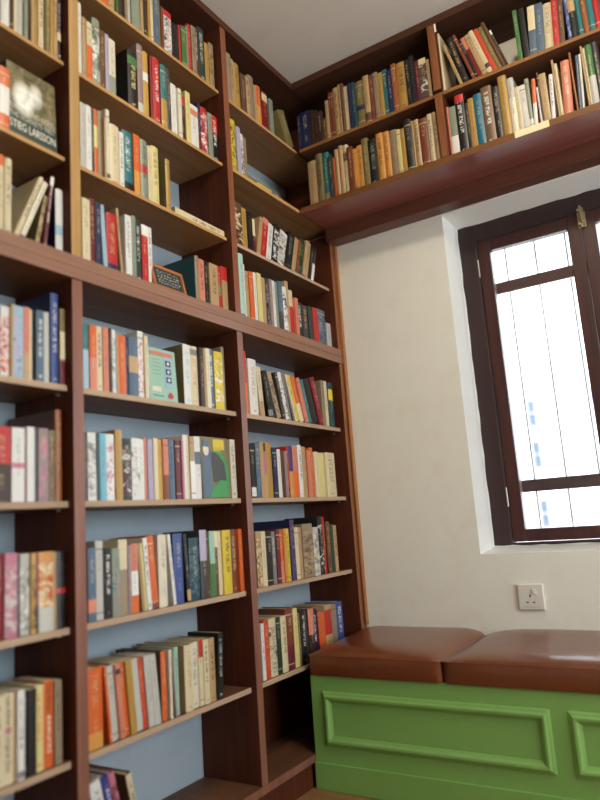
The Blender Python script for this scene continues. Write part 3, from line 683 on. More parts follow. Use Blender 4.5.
 ('M2', -0.8907, 0.0412, 0.1547, 0.0, 'white', 'b:salmon:.75:.9', '', 0, 0.123, 0.0279, 'short salmon-banded white paperback between pale-yellow and navy, middle bay, second shelf from top'),
 ('M2', -0.8489, 0.016, 0.1798, 0.0, 'navy', 's:maroon:.4', '', 0, 0.114, 0.03, 'maroon-bottomed navy paperback between white and red, middle bay, second shelf from top'),
 ('M2', -0.8323, 0.0325, 0.174, 0.0, 'red', 'p:white:navy', '', 1, 0.133, 0.028, 'picture-spined red hardback between navy and grey-green, middle bay, second shelf from top'),
 ('M2', -0.7992, 0.0224, 0.1676, 0.0, 'grey_green', '', '', 0, 0.109, 0.0259, 'grey-green paperback between red and black, middle bay, second shelf from top'),
 ('M2', -0.7762, 0.0364, 0.1736, 0.0, 'black', 'b:red:.6:1 t:white', '', 1, 0.145, 0.0302, 'thick red-banded black hardback right of grey-green one, middle bay, second shelf from top'),
 ('M3', -1.3455, 0.0187, 0.1909, 0.0, 'pale_grey', '', '', 0, 0.123, 0.0255, 'pale-grey paperback first in row, before white, middle bay, third shelf from top'),
 ('M3', -1.3262, 0.0175, 0.1921, 0.0, 'white', '', '', 0, 0.117, 0.0248, 'white paperback between pale-grey and dark-green, middle bay, third shelf from top'),
 ('M3', -1.3081, 0.0101, 0.1905, 0.0, 'dark_green', '', '', 0, 0.108, 0.0265, 'dark-green paperback between white and orange, middle bay, third shelf from top'),
 ('M3', -1.2974, 0.0166, 0.1981, 0.0, 'orange', 'b:pale_yellow:.42:.75', '', 1, 0.146, 0.0296, 'pale-yellow-banded orange hardback between dark-green and grey, middle bay, third shelf from top'),
 ('M3', -1.2802, 0.016, 0.201, 0.0, 'grey_tan', '', '', 1, 0.15, 0.0306, 'grey-tan hardback between orange and tan, middle bay, third shelf from top'),
 ('M3', -1.2636, 0.0064, 0.1833, 0.0, 'tan', '', '', 0, 0.111, 0.0235, 'thin tan paperback between grey-tan and ivory, middle bay, third shelf from top'),
 ('M3', -1.2566, 0.0149, 0.2153, 0.0, 'ivory', 'b:dark_brown:.03:.08', '', 1, 0.15, 0.0245, 'tall dark-brown-banded ivory hardback between tan and cream, middle bay, third shelf from top'),
 ('M3', -1.2411, 0.034, 0.1804, 0.0, 'cream', 'b:red:0:.03', '', 1, 0.13, 0.0257, 'cream hardback between ivory and white, middle bay, third shelf from top'),
 ('M3', -1.2065, 0.0156, 0.1708, 0.0, 'white', 't:dark_grey', '', 0, 0.118, 0.0264, 'dark-grey-lettered white paperback between cream and teal, middle bay, third shelf from top'),
 ('M3', -1.1903, 0.0381, 0.1878, 0.0, 'teal', 't:white s:black:.15', '', 1, 0.133, 0.0296, 'thick white-lettered teal hardback between white and orange, middle bay, third shelf from top'),
 ('M3', -1.1516, 0.0242, 0.1912, 0.0, 'orange', 's:amber:.4', '', 0, 0.125, 0.0261, 'amber-bottomed orange paperback between teal and grey-green, middle bay, third shelf from top'),
 ('M3', -1.1268, 0.0269, 0.1848, 0.0, 'grey_green', 'b:red:.42:.56 t:dark_grey', '', 1, 0.127, 0.0223, 'red-banded grey-green hardback between orange and cream, middle bay, third shelf from top'),
 ('M3', -1.0993, 0.0155, 0.1755, 0.0, 'cream', '', '', 0, 0.122, 0.0224, 'cream paperback between grey-green and cream, middle bay, third shelf from top'),
 ('M3', -1.0832, 0.0076, 0.1701, 0.0, 'cream', 't:tan', '', 0, 0.119, 0.0271, 'thin tan-lettered cream paperback between cream and pale-yellow, middle bay, third shelf from top'),
 ('M3', -1.075, 0.0297, 0.1905, 0.0, 'pale_yellow', 't:olive', '', 1, 0.133, 0.0291, 'olive-lettered pale-yellow hardback between cream and mustard, middle bay, third shelf from top'),
 ('M3', -1.0208, 0.0197, 0.168, 0.0, 'mustard', '', 'olive', 1, 0.151, 0.0232, 'mustard hardback right of pale-yellow one, last in row, middle bay, third shelf from top'),
 ('M4', -1.3466, 0.0259, 0.1829, 0.0, 'cream', '', '', 0, 0.114, 0.0222, 'cream paperback first in row, before maroon, middle bay, shelf on rail'),
 ('M4', -1.3201, 0.0179, 0.1911, 0.0, 'maroon', 't:tan', '', 0, 0.122, 0.0241, 'tan-lettered maroon paperback between cream and navy, middle bay, shelf on rail'),
 ('M4', -1.3017, 0.0182, 0.1868, 0.0, 'navy', '', '', 0, 0.108, 0.0224, 'navy paperback between maroon and light-blue, middle bay, shelf on rail'),
 ('M4', -1.2729, 0.0141, 0.1884, -3.1, 'light_blue', '', '', 0, 0.118, 0.026, 'light-blue paperback between navy and red, middle bay, shelf on rail'),
 ('M4', -1.2582, 0.038, 0.1758, 0.0, 'red', 's:navy:.17 t:tan', '', 1, 0.141, 0.0279, 'thick navy-bottomed red hardback between light-blue and tan, middle bay, shelf on rail'),
 ('M4', -1.2056, 0.0096, 0.2016, -4.5, 'tan', 't:brown', '', 1, 0.15, 0.0306, 'brown-lettered tan hardback between red and white, middle bay, shelf on rail'),
 ('M4', -1.1954, 0.0231, 0.1901, 0.0, 'white', 't:grey', '', 0, 0.119, 0.0238, 'grey-lettered white paperback between tan and grey-green, middle bay, shelf on rail'),
 ('M4', -1.1716, 0.0155, 0.1961, 0.0, 'grey_green', '', '', 0, 0.115, 0.0236, 'grey-green paperback between white and dark-green, middle bay, shelf on rail'),
 ('M4', -1.1555, 0.0219, 0.1914, 0.0, 'dark_green', 't:white', '', 0, 0.105, 0.0262, 'white-lettered dark-green paperback between grey-green and red, middle bay, shelf on rail'),
 ('M4', -1.133, 0.0245, 0.1827, 0.0, 'red', 'b:white:.82:1', '', 0, 0.119, 0.0236, 'white-banded red paperback between dark-green and white, middle bay, shelf on rail'),
 ('M4', -1.1079, 0.0164, 0.1831, 0.0, 'white', 't:dark_grey', '', 0, 0.11, 0.0251, 'dark-grey-lettered white paperback between red and grey-tan, middle bay, shelf on rail'),
 ('M4', -0.8985, 0.0173, 0.1603, 0.0, 'grey_tan', '', 'dark_teal', 1, 0.174, 0.0267, 'short grey-tan hardback between white and salmon, middle bay, shelf on rail'),
 ('M4', -0.8806, 0.0262, 0.1556, 0.0, 'salmon', 't:brown', '', 0, 0.117, 0.0288, 'short brown-lettered salmon paperback between grey-tan and black, middle bay, shelf on rail'),
 ('M4', -0.8538, 0.0189, 0.1558, 0.0, 'black', '', '', 0, 0.113, 0.0291, 'short black paperback between salmon and tan, middle bay, shelf on rail'),
 ('M4', -0.8344, 0.0416, 0.1535, 0.0, 'tan', 't:brown', '', 0, 0.123, 0.0228, 'short brown-lettered tan paperback between black and red, middle bay, shelf on rail'),
 ('M4', -0.7921, 0.0239, 0.1578, 0.0, 'red', 'b:olive:.35:.6', '', 0, 0.124, 0.0285, 'short olive-banded red paperback between tan and tan, middle bay, shelf on rail'),
 ('M4', -0.7676, 0.0278, 0.1622, 0.0, 'tan', 'b:red:.7:1', '', 0, 0.108, 0.0261, 'red-banded tan paperback right of red one, last in row, middle bay, shelf on rail'),
 ('M5', -1.3454, 0.02, 0.1702, 0.0, 'teal', 's:light_blue:.6', '', 0, 0.118, 0.0302, 'light-blue-bottomed teal paperback first in row, before orange, middle bay, first shelf below rail'),
 ('M5', -1.3247, 0.0233, 0.1695, 0.0, 'orange', 's:salmon:.5', '', 0, 0.113, 0.0271, 'salmon-bottomed orange paperback between teal and cream, middle bay, first shelf below rail'),
 ('M5', -1.3009, 0.0186, 0.1717, 0.0, 'cream', 't:dark_grey', '', 0, 0.123, 0.0292, 'dark-grey-lettered cream paperback between orange and salmon, middle bay, first shelf below rail'),
 ('M5', -1.2817, 0.0189, 0.1728, 0.0, 'salmon', '', '', 0, 0.124, 0.0262, 'salmon paperback between cream and dark-brown, middle bay, first shelf below rail'),
 ('M5', -1.2622, 0.0088, 0.1733, 0.0, 'dark_brown', '', '', 0, 0.118, 0.0238, 'thin dark-brown paperback between salmon and white, middle bay, first shelf below rail'),
 ('M5', -1.2527, 0.0163, 0.1727, 0.0, 'white', 'p:light_blue:slate_blue', '', 0, 0.119, 0.0294, 'picture-spined white paperback between dark-brown and tan, middle bay, first shelf below rail'),
 ('M5', -1.2359, 0.0086, 0.164, 0.0, 'tan', '', '', 0, 0.118, 0.0285, 'thin tan paperback between white and orange, middle bay, first shelf below rail'),
 ('M5', -1.2266, 0.0266, 0.164, 0.0, 'orange', '', '', 0, 0.109, 0.0301, 'orange paperback between tan and navy, middle bay, first shelf below rail'),
 ('M5', -1.1994, 0.0089, 0.1649, 0.0, 'navy', '', '', 0, 0.125, 0.0308, 'thin navy paperback between orange and slate-blue, middle bay, first shelf below rail'),
 ('M5', -1.1899, 0.0345, 0.1649, 0.0, 'slate_blue', 'b:tan:.4:.68', '', 0, 0.116, 0.0291, 'thick tan-banded slate-blue paperback between navy and white, middle bay, first shelf below rail'),
 ('M5', -1.1548, 0.0204, 0.189, 0.0, 'white', 'p:pink:cream', '', 0, 0.111, 0.0302, 'picture-spined white paperback between slate-blue and cream, middle bay, first shelf below rail'),
 ('M5', -1.1339, 0.0136, 0.1786, 0.0, 'cream', '', '', 0, 0.122, 0.0251, 'cream paperback between white and white, middle bay, first shelf below rail'),
 ('M5', -0.973, 0.0324, 0.1845, 0.0, 'white', 't:light_blue', 'olive', 1, 0.153, 0.026, 'light-blue-lettered white hardback between cream and cream, middle bay, first shelf below rail'),
 ('M5', -0.94, 0.0348, 0.1857, 0.0, 'cream', 't:salmon b:grey:.85:.95', '', 1, 0.139, 0.0289, 'thick salmon-lettered cream hardback between white and dark-brown, middle bay, first shelf below rail'),
 ('M5', -0.9046, 0.0189, 0.1853, 0.0, 'dark_brown', '', '', 0, 0.115, 0.0223, 'dark-brown paperback between cream and tan, middle bay, first shelf below rail'),
 ('M5', -0.8851, 0.0114, 0.1865, 0.0, 'tan', '', '', 0, 0.121, 0.0226, 'tan paperback between dark-brown and ivory, middle bay, first shelf below rail'),
 ('M5', -0.8732, 0.0194, 0.1886, 0.0, 'ivory', '', '', 0, 0.121, 0.0236, 'ivory paperback between tan and slate-blue, middle bay, first shelf below rail'),
 ('M5', -0.8532, 0.0212, 0.1922, 0.0, 'slate_blue', 't:white', '', 0, 0.112, 0.0291, 'white-lettered slate-blue paperback between ivory and yellow, middle bay, first shelf below rail'),
 ('M5', -0.8314, 0.0426, 0.1869, 0.0, 'yellow', 'p:white:yellow', '', 1, 0.129, 0.0233, 'thick patterned yellow hardback between slate-blue and grey-tan, middle bay, first shelf below rail'),
 ('M5', -0.7883, 0.0146, 0.2099, 0.0, 'grey_tan', '', '', 1, 0.15, 0.0285, 'tall grey-tan hardback right of yellow one, middle bay, first shelf below rail'),
 ('M6', -1.3473, 0.0097, 0.1688, 0.0, 'dark_grey', '', '', 0, 0.122, 0.0282, 'dark-grey paperback first in row, before white, middle bay, second shelf below rail'),
 ('M6', -1.337, 0.0265, 0.1679, 0.0, 'white', 'p:grey:pale_grey', '', 0, 0.124, 0.0264, 'picture-spined white paperback between dark-grey and dark-teal, middle bay, second shelf below rail'),
 ('M6', -1.3098, 0.0086, 0.1682, 0.0, 'dark_teal', '', '', 0, 0.124, 0.0228, 'thin dark-teal paperback between white and sky-blue, middle bay, second shelf below rail'),
 ('M6', -1.3006, 0.0237, 0.1688, 0.0, 'sky_blue', '', '', 0, 0.109, 0.0267, 'sky-blue paperback between dark-teal and white, middle bay, second shelf below rail'),
 ('M6', -1.2764, 0.0287, 0.1688, 0.0, 'white', 'p:pink:white', '', 1, 0.132, 0.0286, 'picture-spined white hardback between sky-blue and mustard, middle bay, second shelf below rail'),
 ('M6', -1.2471, 0.0227, 0.1813, 0.0, 'mustard', '', '', 0, 0.118, 0.0267, 'mustard paperback between white and black, middle bay, second shelf below rail'),
 ('M6', -1.2237, 0.0298, 0.1602, 0.0, 'black', 'p:maroon:pale_grey', '', 0, 0.122, 0.027, 'picture-spined black paperback between mustard and white, middle bay, second shelf below rail'),
 ('M6', -1.1933, 0.0292, 0.1629, 0.0, 'white', 'p:pale_grey:grey', '', 0, 0.111, 0.0254, 'picture-spined white paperback between black and white, middle bay, second shelf below rail'),
 ('M6', -1.1635, 0.0193, 0.1634, 0.0, 'white', '', '', 0, 0.122, 0.0301, 'white paperback between white and salmon, middle bay, second shelf below rail'),
 ('M6', -1.1436, 0.0102, 0.1672, 0.0, 'salmon', '', '', 0, 0.109, 0.0297, 'salmon paperback between white and lilac, middle bay, second shelf below rail'),
 ('M6', -1.1328, 0.0183, 0.1643, 0.0, 'lilac', '', '', 0, 0.124, 0.0267, 'lilac paperback between salmon and cream, middle bay, second shelf below rail'),
 ('M6', -1.1139, 0.0166, 0.1673, 0.0, 'cream', '', '', 0, 0.116, 0.0238, 'cream paperback between lilac and gold, middle bay, second shelf below rail'),
 ('M6', -1.0948, 0.0162, 0.166, 0.0, 'gold', '', '', 0, 0.116, 0.0265, 'gold paperback between cream and salmon, middle bay, second shelf below rail'),
 ('M6', -1.078, 0.0206, 0.167, 0.0, 'salmon', 's:red_brown:.4', '', 0, 0.117, 0.0222, 'red-brown-bottomed salmon paperback between gold and dark-brown, middle bay, second shelf below rail'),
 ('M6', -1.0567, 0.0066, 0.1671, 0.0, 'dark_brown', '', '', 0, 0.124, 0.0266, 'thin dark-brown paperback between salmon and slate-blue, middle bay, second shelf below rail'),
 ('M6', -1.0495, 0.0236, 0.1667, 0.0, 'slate_blue', 't:navy', '', 0, 0.113, 0.0292, 'navy-lettered slate-blue paperback between dark-brown and maroon, middle bay, second shelf below rail'),
 ('M6', -1.0253, 0.0229, 0.1682, 0.0, 'maroon', '', '', 0, 0.116, 0.0264, 'maroon paperback between slate-blue and pink, middle bay, second shelf below rail'),
 ('M6', -1.0018, 0.0082, 0.1675, 0.0, 'pink', '', '', 0, 0.119, 0.0226, 'thin pink paperback between maroon and white, middle bay, second shelf below rail'),
 ('M6', -0.993, 0.0146, 0.1855, 0.0, 'white', '', '', 0, 0.116, 0.0257, 'white paperback between pink and cream, middle bay, second shelf below rail'),
 ('M6', -0.9778, 0.0148, 0.1862, 0.0, 'cream', '', '', 0, 0.124, 0.0303, 'cream paperback between white and tan, middle bay, second shelf below rail'),
 ('M6', -0.9624, 0.0203, 0.1832, 0.0, 'tan', 's:white:.6', '', 0, 0.11, 0.0263, 'white-bottomed tan paperback between cream and white, middle bay, second shelf below rail'),
 ('M6', -0.9415, 0.0274, 0.1846, 0.0, 'white', 'b:slate_blue:.55:.75', '', 1, 0.128, 0.0259, 'slate-blue-banded white hardback between tan and ivory, middle bay, second shelf below rail'),
 ('M6', -0.7682, 0.0261, 0.1866, 0.0, 'ivory', 't:grey', '', 0, 0.121, 0.0301, 'grey-lettered ivory paperback right of white one, middle bay, second shelf below rail'),
 ('M7', -1.3429, 0.0246, 0.1713, 0.0, 'slate_blue', 'b:salmon:.12:.3', '', 0, 0.115, 0.0249, 'salmon-banded slate-blue paperback before pale-grey, middle bay, third shelf below rail'),
 ('M7', -1.3177, 0.023, 0.1863, 0.0, 'pale_grey', '', '', 0, 0.109, 0.0276, 'pale-grey paperback between slate-blue and black, middle bay, third shelf below rail'),
 ('M7', -1.2941, 0.0227, 0.1678, 0.0, 'black', 't:white', '', 0, 0.124, 0.0232, 'white-lettered black paperback between pale-grey and grey-green, middle bay, third shelf below rail'),
 ('M7', -1.2708, 0.0251, 0.1648, 0.0, 'grey_green', 'p:mauve:teal', '', 0, 0.121, 0.0222, 'picture-spined grey-green paperback between black and cream, middle bay, third shelf below rail'),
 ('M7', -1.2451, 0.0285, 0.1852, 0.0, 'cream', 's:grey_tan:.6', '', 1, 0.13, 0.024, 'grey-tan-bottomed cream hardback between grey-green and mauve, middle bay, third shelf below rail'),
 ('M7', -1.216, 0.0115, 0.1696, 0.0, 'mauve', '', '', 0, 0.119, 0.0249, 'mauve paperback between cream and salmon, middle bay, third shelf below rail'),
 ('M7', -1.2039, 0.025, 0.1725, 0.0, 'salmon', 'b:white:.25:.6 s:orange:.25', '', 0, 0.112, 0.0276, 'white-banded salmon paperback between mauve and tan, middle bay, third shelf below rail'),
 ('M7', -1.1652, 0.006, 0.1697, -4.4, 'tan', '', '', 0, 0.107, 0.0286, 'thin tan paperback between salmon and pale-yellow, middle bay, third shelf below rail'),
 ('M7', -1.1586, 0.0079, 0.172, -4.4, 'pale_yellow', '', '', 0, 0.107, 0.0266, 'thin pale-yellow paperback between tan and white, middle bay, third shelf below rail'),
 ('M7', -1.1501, 0.0143, 0.1843, -4.4, 'white', 't:dark_grey t:black', '', 0, 0.11, 0.0238, 'dark-grey-lettered white paperback between pale-yellow and orange, middle bay, third shelf below rail'),
 ('M7', -1.1352, 0.0283, 0.1885, -4.4, 'orange', 's:red_brown:.1', '', 1, 0.138, 0.0259, 'red-brown-bottomed orange hardback between white and ivory, middle bay, third shelf below rail'),
 ('M7', -1.1045, 0.0316, 0.1896, 0.0, 'ivory', '', '', 1, 0.134, 0.0257, 'ivory hardback between orange and white, middle bay, third shelf below rail'),
 ('M7', -1.0549, 0.0105, 0.1894, -5.3, 'white', 't:grey', '', 0, 0.116, 0.0234, 'grey-lettered white paperback between ivory and blue, middle bay, third shelf below rail'),
 ('M7', -1.0438, 0.0371, 0.1895, 0.0, 'blue', '', 'dark_grey', 1, 0.157, 0.0277, 'thick blue hardback between white and black, middle bay, third shelf below rail'),
 ('M7', -0.9951, 0.0139, 0.1869, -3.4, 'black', 'b:tan:.02:.18', '', 0, 0.118, 0.0268, 'tan-banded black paperback between blue and dark-teal, middle bay, third shelf below rail'),
 ('M7', -0.9806, 0.0432, 0.1736, 0.0, 'dark_teal', 'b:red:.6:.72 p:slate_blue:navy', '', 1, 0.146, 0.0275, 'red-banded dark-teal hardback between black and dark-grey, middle bay, third shelf below rail'),
 ('M7', -0.9369, 0.0298, 0.1938, 0.0, 'dark_grey', 'b:lilac:.55:1', '', 1, 0.146, 0.0241, 'lilac-banded dark-grey hardback between dark-teal and brown, middle bay, third shelf below rail'),
 ('M7', -0.9065, 0.0106, 0.187, 0.0, 'brown', '', '', 0, 0.12, 0.0293, 'brown paperback between dark-grey and mint, middle bay, third shelf below rail'),
 ('M7', -0.8953, 0.0235, 0.1886, 0.0, 'mint', 's:green:.5', '', 0, 0.123, 0.0248, 'green-bottomed mint paperback between brown and brown, middle bay, third shelf below rail'),
 ('M7', -0.8713, 0.0185, 0.1874, 0.0, 'brown', 'b:cream:.75:1', '', 0, 0.111, 0.0303, 'cream-banded brown paperback between mint and cream, middle bay, third shelf below rail'),
 ('M7', -0.8522, 0.0174, 0.1864, 0.0, 'cream', '', '', 0, 0.109, 0.031, 'cream paperback between brown and yellow, middle bay, third shelf below rail'),
 ('M7', -0.8342, 0.0391, 0.1884, 0.0, 'yellow', 't:brown', '', 1, 0.147, 0.0232, 'thick brown-lettered yellow hardback between cream and red-brown, middle bay, third shelf below rail'),
 ('M7', -0.7945, 0.036, 0.189, 0.0, 'red_brown', 't:tan', '', 1, 0.131, 0.0285, 'thick tan-lettered red-brown hardback between yellow and orange, middle bay, third shelf below rail'),
 ('M7', -0.7579, 0.0181, 0.1885, 0.0, 'orange', '', '', 0, 0.11, 0.0229, 'orange paperback right of red-brown one, last in row, middle bay, third shelf below rail'),
 ('M8', -1.3491, 0.0461, 0.178, 0.0, 'orange', 's:amber:.2', '', 1, 0.146, 0.0258, 'thick amber-bottomed orange hardback first in row, before orange, middle bay, fourth shelf below rail'),
 ('M8', -1.2866, 0.0078, 0.1755, -5.2, 'orange', '', '', 0, 0.121, 0.0231, 'thin orange paperback between orange and pale-grey, middle bay, fourth shelf below rail'),
 ('M8', -1.2781, 0.0253, 0.1732, -5.2, 'pale_grey', '', 'brown', 1, 0.164, 0.0282, 'pale-grey hardback between orange and salmon, middle bay, fourth shelf below rail'),
 ('M8', -1.2522, 0.0167, 0.1731, -5.2, 'salmon', 'b:navy:.86:.93', '', 0, 0.105, 0.0238, 'navy-banded salmon paperback between pale-grey and orange, middle bay, fourth shelf below rail'),
 ('M8', -1.2349, 0.0152, 0.1733, -5.2, 'orange', '', '', 0, 0.119, 0.0302, 'orange paperback between salmon and mustard, middle bay, fourth shelf below rail'),
 ('M8', -1.2191, 0.0202, 0.1736, -5.2, 'mustard', '', '', 0, 0.124, 0.023, 'mustard paperback between orange and pale-grey, middle bay, fourth shelf below rail'),
 ('M8', -1.1983, 0.0236, 0.1723, -5.2, 'pale_grey', '', '', 0, 0.115, 0.0288, 'pale-grey paperback between mustard and red-orange, middle bay, fourth shelf below rail'),
 ('M8', -1.1741, 0.0147, 0.1714, -5.2, 'red_orange', '', '', 0, 0.115, 0.0282, 'red-orange paperback between pale-grey and pale-grey, middle bay, fourth shelf below rail'),
 ('M8', -1.1588, 0.02, 0.1742, -5.2, 'pale_grey', '', '', 0, 0.109, 0.0226, 'pale-grey paperback between red-orange and pale-grey, middle bay, fourth shelf below rail'),
 ('M8', -1.1382, 0.0209, 0.1728, -5.2, 'pale_grey', '', '', 0, 0.107, 0.0223, 'pale-grey paperback between pale-grey and orange, middle bay, fourth shelf below rail'),
 ('M8', -1.1074, 0.0195, 0.172, 0.0, 'orange', '', 'brown', 1, 0.169, 0.0266, 'orange hardback between pale-grey and ivory, middle bay, fourth shelf below rail'),
 ('M8', -1.0819, 0.0089, 0.1714, 0.0, 'ivory', '', '', 0, 0.116, 0.0233, 'thin ivory paperback between orange and mauve, middle bay, fourth shelf below rail'),
 ('M8', -1.0624, 0.006, 0.1703, -3.4, 'mauve', '', '', 0, 0.109, 0.0238, 'thin mauve paperback between ivory and mint, middle bay, fourth shelf below rail'),
 ('M8', -1.0558, 0.016, 0.1724, 0.0, 'mint', 't:grey', '', 0, 0.122, 0.0309, 'grey-lettered mint paperback between mauve and cream, middle bay, fourth shelf below rail'),
 ('M8', -1.0219, 0.0317, 0.1713, 0.0, 'cream', 't:tan', 'tan', 1, 0.182, 0.0229, 'tan-lettered cream hardback between mint and ivory, middle bay, fourth shelf below rail'),
 ('M8', -0.9896, 0.0307, 0.1714, 0.0, 'ivory', 't:grey', '', 1, 0.127, 0.0306, 'grey-lettered ivory hardback between cream and cream, middle bay, fourth shelf below rail'),
 ('M8', -0.9583, 0.0167, 0.1765, 0.0, 'cream', 'b:red:.72:1', '', 0, 0.114, 0.0289, 'red-banded cream paperback between ivory and cream, middle bay, fourth shelf below rail'),
 ('M8', -0.941, 0.0211, 0.1706, 0.0, 'cream', 't:dark_grey', '', 0, 0.112, 0.0262, 'dark-grey-lettered cream paperback between cream and tan, middle bay, fourth shelf below rail'),
 ('M8', -0.9193, 0.0285, 0.1709, 0.0, 'tan', 't:brown', '', 1, 0.138, 0.0259, 'brown-lettered tan hardback between cream and black, middle bay, fourth shelf below rail'),
 ('M8', -0.8901, 0.0228, 0.1799, 3.5, 'black', 't:pale_grey', '', 0, 0.117, 0.0221, 'pale-grey-lettered black paperback right of tan one, middle bay, fourth shelf below rail'),
 ('M9', -1.2963, 0.0335, 0.2095, -13.6, 'white', 't:dark_grey', '', 1, 0.15, 0.0296, 'leaning dark-grey-lettered white hardback first in row, before royal-blue, middle bay, bottom shelf'),
 ('M9', -1.2622, 0.0193, 0.2144, -13.6, 'royal_blue', 't:white', '', 1, 0.15, 0.0261, 'leaning white-lettered royal-blue hardback between white and pink, middle bay, bottom shelf'),
 ('M9', -1.2422, 0.0202, 0.2153, -13.6, 'pink', 'p:maroon:pale_grey', '', 1, 0.15, 0.0256, 'leaning picture-spined pink hardback between royal-blue and cream, middle bay, bottom shelf'),
 ('M9', -1.194, 0.0177, 0.197, -13.6, 'cream', 't:dark_grey', 'brown', 1, 0.157, 0.0235, 'leaning dark-grey-lettered cream hardback right of pink one, middle bay, bottom shelf'),
 ('R1', -0.6766, 0.0276, 0.1949, 0.0, 'grey_tan', '', '', 1, 0.138, 0.0221, 'tall grey-tan hardback first in row, before tan, right bay, top shelf'),
 ('R1', -0.6484, 0.0213, 0.1906, 0.0, 'tan', 't:brown', '', 0, 0.123, 0.0292, 'tall brown-lettered tan paperback between grey-tan and mustard, right bay, top shelf'),
 ('R1', -0.6265, 0.0344, 0.1887, 0.0, 'mustard', 't:brown', '', 1, 0.143, 0.0297, 'tall brown-lettered mustard hardback between tan and brown, right bay, top shelf'),
 ('R1', -0.5915, 0.032, 0.1604, 0.0, 'brown', '', '', 0, 0.118, 0.0256, 'brown paperback between mustard and tan, right bay, top shelf'),
 ('R1', -0.5588, 0.0227, 0.1673, 0.0, 'tan', 'p:tan:brown', '', 0, 0.117, 0.0265, 'picture-spined tan paperback between brown and grey-tan, right bay, top shelf'),
 ('R1', -0.5355, 0.0351, 0.1877, 0.0, 'grey_tan', '', '', 1, 0.15, 0.0292, 'tall grey-tan hardback between tan and tan, right bay, top shelf'),
 ('R1', -0.4998, 0.015, 0.163, 0.0, 'tan', '', '', 0, 0.11, 0.0302, 'tan paperback between grey-tan and orange, right bay, top shelf'),
 ('R1', -0.4843, 0.0293, 0.1711, 0.0, 'orange', 's:amber:.5', '', 1, 0.144, 0.029, 'amber-bottomed orange hardback between tan and dark-red, right bay, top shelf'),
 ('R1', -0.4544, 0.0353, 0.161, 0.0, 'dark_red', 'b:cream:.75:.95', '', 0, 0.121, 0.0257, 'thick cream-banded dark-red paperback between orange and grey-green, right bay, top shelf'),
 ('R1', -0.3989, 0.026, 0.1592, 0.0, 'grey_green', '', '', 0, 0.123, 0.0299, 'grey-green paperback between dark-red and olive, right bay, top shelf'),
 ('R1', -0.2781, 0.0611, 0.151, -24.5, 'olive', '', 'olive', 1, 0.174, 0.0289, 'leaning olive hardback right of grey-green one, last in row, right bay, top shelf'),
 ('R2', -0.6738, 0.0313, 0.2083, 0.0, 'yellow', 'p:black:green', '', 1, 0.15, 0.0257, 'picture-spined yellow hardback first in row, before lilac, right bay, second shelf from top'),
 ('R2', -0.642, 0.0226, 0.1915, 0.0, 'lilac', '', '', 0, 0.119, 0.0226, 'lilac paperback between yellow and white, right bay, second shelf from top'),
 ('R2', -0.6187, 0.0196, 0.1759, 0.0, 'white', 'p:dark_grey:tan', '', 0, 0.112, 0.0262, 'picture-spined white paperback between lilac and grey-tan, right bay, second shelf from top'),
 ('R2', -0.5985, 0.0165, 0.1685, 0.0, 'grey_tan', '', '', 0, 0.105, 0.0252, 'short grey-tan paperback right of white one, right bay, second shelf from top'),
 ('R3', -0.6725, 0.0405, 0.164, 0.0, 'brown', 'p:cream:dark_brown', '', 0, 0.118, 0.0276, 'thick picture-spined brown paperback first in row, before mustard, right bay, third shelf from top'),
 ('R3', -0.6314, 0.0294, 0.1565, 0.0, 'mustard', '', '', 0, 0.11, 0.0305, 'mustard paperback between brown and black, right bay, third shelf from top'),
 ('R3', -0.6014, 0.0273, 0.1487, 0.0, 'black', 't:dark_grey', '', 0, 0.118, 0.025, 'dark-grey-lettered black paperback between mustard and maroon, right bay, third shelf from top'),
 ('R3', -0.5735, 0.0177, 0.1316, 0.0, 'maroon', 'b:cream:.5:1', '', 0, 0.118, 0.0271, 'short cream-banded maroon paperback between black and tan, right bay, third shelf from top'),
 ('R3', -0.5552, 0.0207, 0.1584, 12.6, 'tan', '', '', 0, 0.116, 0.0255, 'leaning tan paperback between maroon and red, right bay, third shelf from top'),
 ('R3', -0.5339, 0.0372, 0.1636, 12.6, 'red', 'b:salmon:.85:1', '', 0, 0.125, 0.0278, 'leaning salmon-banded red paperback between tan and white, right bay, third shelf from top'),
 ('R3', -0.496, 0.0333, 0.1532, 12.6, 'white', 't:grey', '', 0, 0.119, 0.0289, 'leaning grey-lettered white paperback between red and black, right bay, third shelf from top'),
 ('R3', -0.4621, 0.0341, 0.1579, 12.6, 'black', 'p:white:black', '', 0, 0.125, 0.0222, 'leaning picture-spined black paperback between white and white, right bay, third shelf from top'),
 ('R3', -0.4274, 0.0493, 0.1506, 17.1, 'white', 'p:olive:black', '', 0, 0.117, 0.0286, 'leaning picture-spined white paperback between black and black, right bay, third shelf from top'),
 ('R3', -0.3775, 0.0467, 0.161, 17.1, 'black', 't:grey', '', 0, 0.11, 0.0256, 'leaning grey-lettered black paperback between white and tan, right bay, third shelf from top'),
 ('R3', -0.3302, 0.0263, 0.1544, 17.1, 'tan', '', '', 0, 0.106, 0.0238, 'leaning tan paperback between black and red-brown, right bay, third shelf from top'),
 ('R3', -0.3033, 0.0213, 0.1548, 17.1, 'red_brown', '', '', 0, 0.113, 0.0229, 'leaning red-brown paperback between tan and dark-green, right bay, third shelf from top'),
 ('R3', -0.2814, 0.0384, 0.1691, 17.1, 'dark_green', 'p:green:black', '', 1, 0.131, 0.0302, 'leaning patterned dark-green hardback between red-brown and tan, right bay, third shelf from top'),
 ('R3', -0.2424, 0.0393, 0.171, 17.1, 'tan', '', '', 1, 0.139, 0.0266, 'leaning tan hardback between dark-green and black, right bay, third shelf from top'),
 ('R3', -0.2025, 0.0227, 0.1699, 17.1, 'black', '', '', 0, 0.124, 0.0271, 'leaning black paperback between tan and black, right bay, third shelf from top'),
